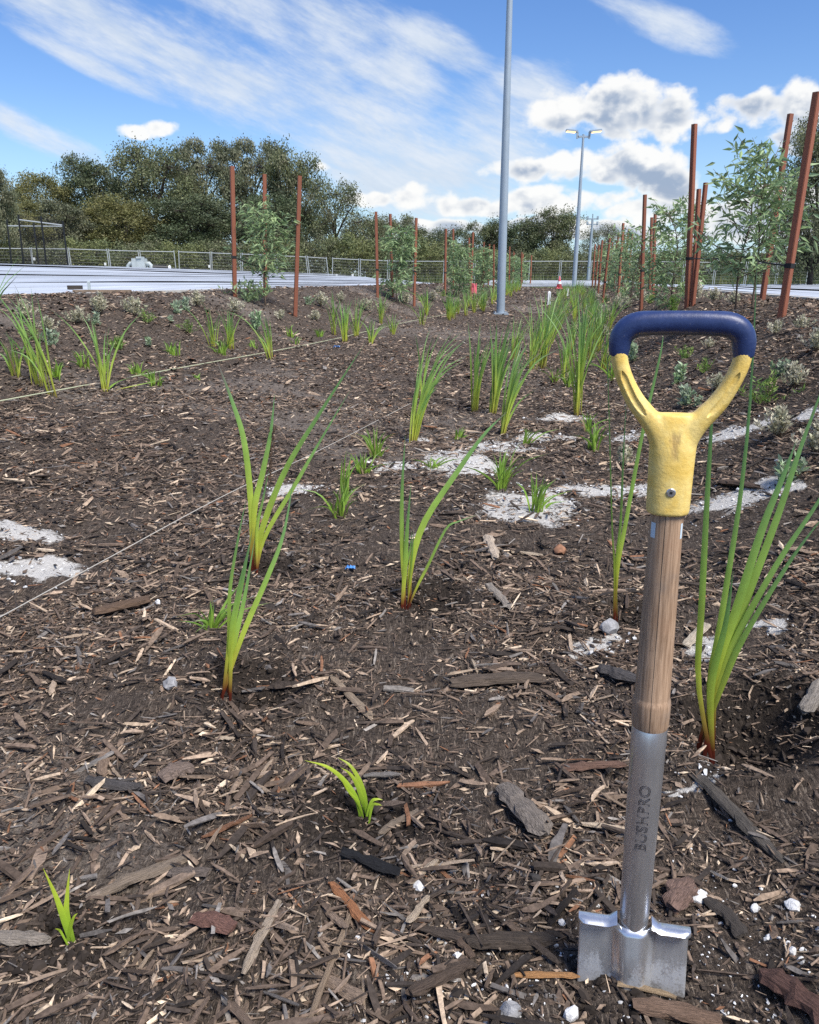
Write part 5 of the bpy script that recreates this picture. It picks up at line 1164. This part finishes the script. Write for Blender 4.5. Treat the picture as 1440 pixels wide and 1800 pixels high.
# ------------------------------------------------------------------ temporary fence
def ytop(x): return float(np.interp(x, [-150, 0, 123, 245, 310, 420, 540, 600, 700, 1100, 1500], [430, 434, 435, 439, 440, 444, 449, 453, 457, 457, 462]))
def fdist(x): return float(np.interp(x, [-150, 0, 700, 1500], [54, 56, 64, 66]))
posts = [-75, -8, 54, 122, 192, 247, 310, 368, 422, 486, 545, 581, 630, 681, 727, 780, 832, 881, 931, 984, 1037, 1092, 1147, 1202, 1257, 1312, 1367, 1422, 1477]
lean_set = {8: .22, 9: -.25, 3: .06, 4: .12, 5: -.10}
for i in range(len(posts)-1):
    xa, xb = posts[i]+1.5, posts[i+1]-1.5; A = at_depth(xa, ytop(xa), fdist(xa)); B = at_depth(xb, ytop(xb), fdist(xb))
    Hh = 2.7; za, zb = A[2]-Hh, B[2]-Hh; la, lb = (.10, .10)
    if i in (9, 10): la = -.25; lb = -.25
    elif i in (2, 3, 4, 5): la = lb = -.12
    lab = f'{ORD[i-1]} silver mesh fence panel counted from the left border' if 0 < i < 22 else (f'{ORD[27-i]} silver mesh fence panel counted from the right border, behind the saplings' if i >= 22 else 'silver mesh fence panel cut by the left border')
    if i == 10: lab = 'narrow tilted silver mesh fence panel right of the first left sapling'
    org = np.array([(A[0]+B[0])/2, (A[1]+B[1])/2, (za+zb)/2]); root = empty('mesh_fence', org, lab, 'fence', 'temporary mesh fence panels')
    Ab, Bb = np.array([A[0]-la*0, A[1], za]), np.array([B[0], B[1], zb])
    At, Bt = A+np.array([la, 0, 0]), B+np.array([lb, 0, 0])
    for (q0, q1) in ((Ab, At), (Bb, Bt)): mb = MB(); mb.tube([q0-org, q1-org], .030, 6); mb.build('upright', M['galv'], root)
    for f in (.035, .965): mb = MB(); mb.tube([Ab+(At-Ab)*f-org, Bb+(Bt-Bb)*f-org], .026, 6); mb.build('rail', M['galv'], root)
    mb = MB()
    for k in range(1, 12):
        f = .035+.93*k/12; a, b = Ab+(At-Ab)*f-org, Bb+(Bt-Bb)*f-org; mb.tube([a, b], .0040, 3, cap=False)
    for k in range(1, 26):
        f = k/26; a, b = Ab+(Bb-Ab)*f-org, At+(Bt-At)*f-org; mb.tube([a, b], .0025, 3, cap=False)
    mb.build('wire_mesh', M['wire'], root)
for k, (px, py) in enumerate(((60, 455), (368, 468), (185, 464), (592, 484), (620, 484))):
    lab = ['round white sign tag on the fence post beside the black cage', 'white tag low on the fence near the first left sapling', 'pale white tag on the fence left of the pump', 'white tag low on the fence between the first two left saplings', 'second white tag low on the fence between the first two left saplings'][k]
    p = at_depth(px, py, fdist(px)-.12); mb = MB(); mb.box((-.07, -.01, -.09), (.07, .01, .09)); tag(mb.build('fence_tag', M['white'], None, p), lab, 'tag')

# ------------------------------------------------------------------ black cage, pump
def cage():
    Y0 = 50.0; org = at_depth(60, 480, Y0); root = empty('fence_cage', org, 'black chain mesh enclosure at the left behind the white sheeting', 'cage')
    def P(px, py, dy=0): return at_depth(px, py, Y0+dy)-org
    front = [((32, 377), (43, 482)), ((72, 380), (83, 482)), ((110, 388), (122, 482))]; back = [((12, 386), (22, 482)), ((59, 392), (70, 482))]
    for (a, b) in front: mb = MB(); mb.tube([P(*b)-np.array([0, 0, .8]), P(*a)], .055, 6); mb.build('post', M['black'], root)
    for (a, b) in back: mb = MB(); mb.tube([P(*b, 4)-np.array([0, 0, .8]), P(*a, 4)], .055, 6); mb.build('post', M['black'], root)
    for (a, b, da, db) in (((32, 386), (72, 391), 0, 0), ((72, 391), (111, 396), 0, 0), ((13, 397), (111, 398), 4, 4)): mb = MB(); mb.tube([P(*a, da), P(*b, db)], .04, 6); mb.build('rail', M['galv'], root)
    mb = MB()
    for k in range(40):
        x = 32+78*k/39; mb.tube([P(x+9, 482), P(x, 377+11*k/39)], .006, 3, cap=False)
    for k in range(34):
        f = k/33; mb.tube([P(32+10*f, 378+103*f), P(110+10*f, 389+92*f)], .006, 3, cap=False)
    mb.build('chain_mesh', M['black'], root)
cage()
def pump():
    Y0 = 40.0; c = at_depth(246, 470, Y0); root = empty('pump_unit', c, 'grey valve and pump unit behind the white sheeting', 'pump'); s = mpp(c)
    mb = MB(); mb.box((-11*s, -.25, -.1), (11*s, .25, 15*s)); mb.build('housing', M['machine'], root)
    for sx_ in (-1, 1):
        mb = MB(); mb.tube([(sx_*10*s, 0, 6*s), (sx_*17*s, 0, 6*s), (sx_*20*s, 0, 3*s), (sx_*20*s, 0, -.5)], 4*s, 8); mb.build('elbow_pipe', M['machine'], root, smooth=True)
    mb = MB(); mb.tube([(22*s, 0, 0), (48*s, .3, -1*s)], 4.2*s, 10); mb.build('hose', M['black'], root)
    mb = MB(); mb.tube([(48*s, .3, -1*s), (50.5*s, .3, -1*s)], 4.8*s, 10); mb.build('hose_end', M['white'], root)
    mb = MB(); mb.box((-2*s, -.3, 15*s), (7*s, .2, 18*s)); mb.build('lid', M['machine'], root)
    for x in (-14, 14): mb = MB(); mb.box((x*s-.05, -.1, -1.3), (x*s+.05, .1, 0)); mb.build('support', M['machine'], root)
pump()

# ------------------------------------------------------------------ trees beyond the fence
OLIVE = [(.120, .142, .066), (.145, .165, .078), (.105, .124, .062), (.168, .182, .090), (.138, .138, .080)]
DARKG = [(.080, .108, .052), (.098, .124, .062), (.072, .092, .052), (.120, .138, .072)]
LIGHT = [(.15, .175, .07), (.175, .19, .075), (.125, .155, .07)]
def tree_mesh(seed, h, w, n_lobe, n_cl, n_leaf, pal, trunk_frac=.3, leaf=.30, flat=.8, low=.12):
    r = np.random.default_rng(seed); mb = MB(); V, F, C = [], [], []; off = 0
    tr = smooth_path([(0, 0, -.5), (r.normal(0, .1), r.normal(0, .1), h*trunk_frac), (r.normal(0, w*.06), r.normal(0, w*.06), h*.62)], 6); mb.tube(tr, np.linspace(.028*h, .013*h, 6), 7)
    lobes = []
    for i in range(n_lobe):
        a = i*2.4+r.uniform(-.5, .5); zt = low+(.90-low)*((i+r.uniform(0, 1))/n_lobe); rad = w*.5*math.sqrt(max(.05, 1-((zt-.45)/.62)**2))*r.uniform(.35, .85); R = w*r.uniform(.20, .30)*(1.05-.25*zt)
        lobes.append((np.array([math.cos(a)*rad, math.sin(a)*rad, min(zt*h, h-R*flat*.9)]), R))
    for (c, R) in lobes:
        st = tr[min(5, max(1, int((c[2]/h)*5)))]; br = smooth_path([st, (st+c)/2+np.array([0, 0, .1*R]), c], 5); mb.tube(br, np.linspace(.009*h, .004*h, 5), 5, cap=False)
        for k in range(n_cl):
            d = r.normal(0, 1, 3); d /= np.linalg.norm(d); d[2] = abs(d[2])*1.0-.25 if r.uniform() < .8 else d[2]
            q = c+d*R*np.array([1, 1, flat])*r.uniform(.55, 1.0); mb.tube([c, (c+q)/2+r.normal(0, .08, 3), q], [.0035*h, .002*h, .001*h], 3, cap=False)
            m = int(n_leaf*r.uniform(.6, 1.4)); s = R*r.uniform(.16, .30); pos = q+r.normal(0, 1, (m, 3))*np.array([s, s, s*.75]); D = r.normal(0, 1, (m, 3))+np.array([0, 0, -.5]); D /= np.linalg.norm(D, axis=1, keepdims=True); S_ = np.cross(D, r.normal(0, 1, (m, 3))); S_ /= np.linalg.norm(S_, axis=1, keepdims=True)
            l = (leaf*r.uniform(.6, 1.25, m))[:, None]; ww = l*.24; a_, b_, c_, d_ = pos, pos+D*l*.5+S_*ww, pos+D*l, pos+D*l*.5-S_*ww
            V.append(np.stack([a_, b_, c_, d_], 1).reshape(-1, 3)); F.append(np.arange(m*4).reshape(-1, 4)+off); off += m*4
            cc = np.array(pal[r.integers(len(pal))])*r.uniform(.8, 1.3); C.append(np.repeat(cc[None]*r.uniform(.82, 1.2, (m, 1)), 4, 0))
    tm = new_mesh('trunk', mb.v, mb.f, M['darkbark'], smooth=True); cm = big_mesh('crown', np.vstack(V), np.vstack(F), M['treeleaf'], np.vstack(C)); return tm, cm
GREYO = [(.140, .158, .092), (.160, .175, .105), (.125, .138, .085), (.185, .185, .115)]
YELO = [(.165, .165, .06), (.19, .18, .07), (.14, .145, .055)]
TV = {'dense': [tree_mesh(71, 13, 8.5, 18, 12, 120, GREYO, .4, .26, .85, .25), tree_mesh(72, 13, 9, 20, 12, 120, YELO, .3, .26, .85, .15), tree_mesh(62, 13, 9, 26, 13, 105, DARKG, leaf=.27), tree_mesh(63, 13, 10, 30, 12, 100, OLIVE, flat=.9, leaf=.27)],
      'open': [tree_mesh(64, 11, 8, 18, 10, 60, OLIVE, .38, .24, .8, .30)], 'round': [tree_mesh(65, 10, 9, 24, 13, 95, DARKG, .25, .25), tree_mesh(66, 10, 8, 22, 12, 95, OLIVE, .25, .25)], 'bush': [tree_mesh(67, 4.5, 6, 15, 10, 70, LIGHT, .12, .20, .9, .1), tree_mesh(68, 4.5, 6.5, 15, 10, 70, OLIVE, .12, .20, .9, .1)]}
TH = {'dense': 13, 'open': 11, 'round': 10, 'bush': 4.5}; TW = {'dense': 9.5, 'open': 8, 'round': 8.6, 'bush': 6.2}
def tree(px, top, wpx, Y, kind, label, group, k=0, name='gum_tree'):
    t = at_depth(px, top, Y); gz = float(ground_z(t[0], t[1])); h = t[2]-gz; s = mpp(np.array([t[0], Y, 1])); w = wpx*s
    root = empty(name, (t[0], Y, gz-.05), label, 'tree' if kind != 'bush' else 'bush', group, random.uniform(0, 6.28)); tm, cm = TV[kind][k % len(TV[kind])]; sc = (w/TW[kind]*1.06, w/TW[kind]*1.06, h/TH[kind]*1.02)
    for nm, me in (('trunk', tm), ('crown', cm)): o = link(nm, me, root); o.scale = sc
TG = 'gum trees beyond the fence'
for (px, top, w, Y, kd, lab, k) in [
    (-28, 262, 100, 62, 'dense', 'tree at the left border above the black cage', 0), (62, 302, 125, 80, 'dense', 'lower yellowish tree behind the black cage', 1), (160, 276, 125, 84, 'dense', 'tree left of the dark middle of the big grove', 2),
    (262, 252, 140, 82, 'dense', 'broad dark tree in the middle of the big grove', 3), (350, 228, 120, 86, 'dense', 'tall rounded tree forming the left peak of the grove', 4), (438, 228, 125, 88, 'dense', 'tall open-topped tree forming the right peak of the grove', 0),
    (508, 258, 110, 84, 'round', 'right shoulder tree of the big grove above the first left sapling', 1), (590, 308, 105, 80, 'open', 'see-through tree with bare dark limbs right of the grove', 0), (645, 372, 90, 84, 'open', 'thin low tree right of the see-through one', 0),
    (690, 378, 110, 92, 'round', 'small tree behind the second left sapling', 1), (762, 398, 95, 96, 'round', 'small tree between the second and third left saplings', 0), (848, 390, 80, 104, 'round', 'tree left of the big pole behind the third sapling', 1), (912, 384, 95, 104, 'round', 'tree just right of the big pole', 0),
    (975, 366, 110, 104, 'round', 'tallest rounded tree left of the twin lamp pole', 1), (1060, 392, 66, 108, 'open', 'small airy tree behind the farthest pole', 0), (1462, 205, 130, 36, 'dense', 'dark tree at the right border behind the leaning stake', 3), (205, 345, 150, 76, 'dense', 'front tree filling the foot of the big grove, left part', 1), (335, 345, 160, 78, 'dense', 'front tree filling the foot of the big grove, right part', 2), (100, 345, 130, 74, 'dense', 'front tree filling the grove beside the black cage', 4),
    (480, 340, 120, 78, 'round', 'front tree low in the grove behind the first sapling', 0), (15, 345, 110, 70, 'dense', 'yellow green front tree left of the cage posts', 1)]: tree(px, top, w, Y, kd, lab, TG, k)
BG = 'bushes beyond the fence'
for i, (px, top, w, Y) in enumerate([(-20, 420, 110, 62), (60, 425, 120, 66), (150, 418, 120, 68), (240, 420, 110, 68), (320, 424, 110, 68), (400, 420, 120, 70), (480, 415, 110, 70), (550, 412, 100, 74), (610, 412, 110, 76), (670, 414, 100, 78), (730, 418, 110, 80), (790, 424, 100, 84), (850, 436, 90, 88), (910, 438, 90, 90), (960, 436, 90, 92), (1020, 440, 90, 92), (1080, 442, 90, 92), (1140, 440, 100, 92), (1200, 436, 110, 90), (1260, 438, 100, 90), (1320, 442, 100, 90), (1380, 438, 110, 88), (1440, 430, 110, 86)]):
    tree(px, top, w, Y, 'bush', f'{ORD[i]} scrubby bush beyond the fence counted from the left', BG, i, 'scrub_bush')
# rough grass behind the fence
n = 15000; gx = rng.uniform(-48, 58, n); gy = rng.uniform(66, 82, n) - .12*np.abs(gx)*0; L = rng.uniform(.5, 1.3, n); P = np.stack([gx, gy, ground_z(gx, gy)], -1)
a = rng.uniform(0, 6.28, n); wv = np.stack([np.cos(a), np.sin(a), np.zeros(n)], -1)*rng.uniform(.03, .07, n)[:, None]; tip = P+np.stack([rng.normal(0, .2, n), rng.normal(0, .2, n), L], -1)
V = np.stack([P-wv, P+wv, tip], 1).reshape(-1, 3); F = np.arange(n*3).reshape(-1, 3); cc = np.array([(.10, .13, .04), (.14, .15, .05), (.07, .10, .03)])[rng.integers(0, 3, n)]*rng.uniform(.7, 1.3, (n, 1))
tag(link('rough_grass', big_mesh('rough_grass', V, F, M['treeleaf'], np.repeat(cc, 3, 0))), 'rough green grass growing behind the mesh fence', 'grass', None, 'stuff')
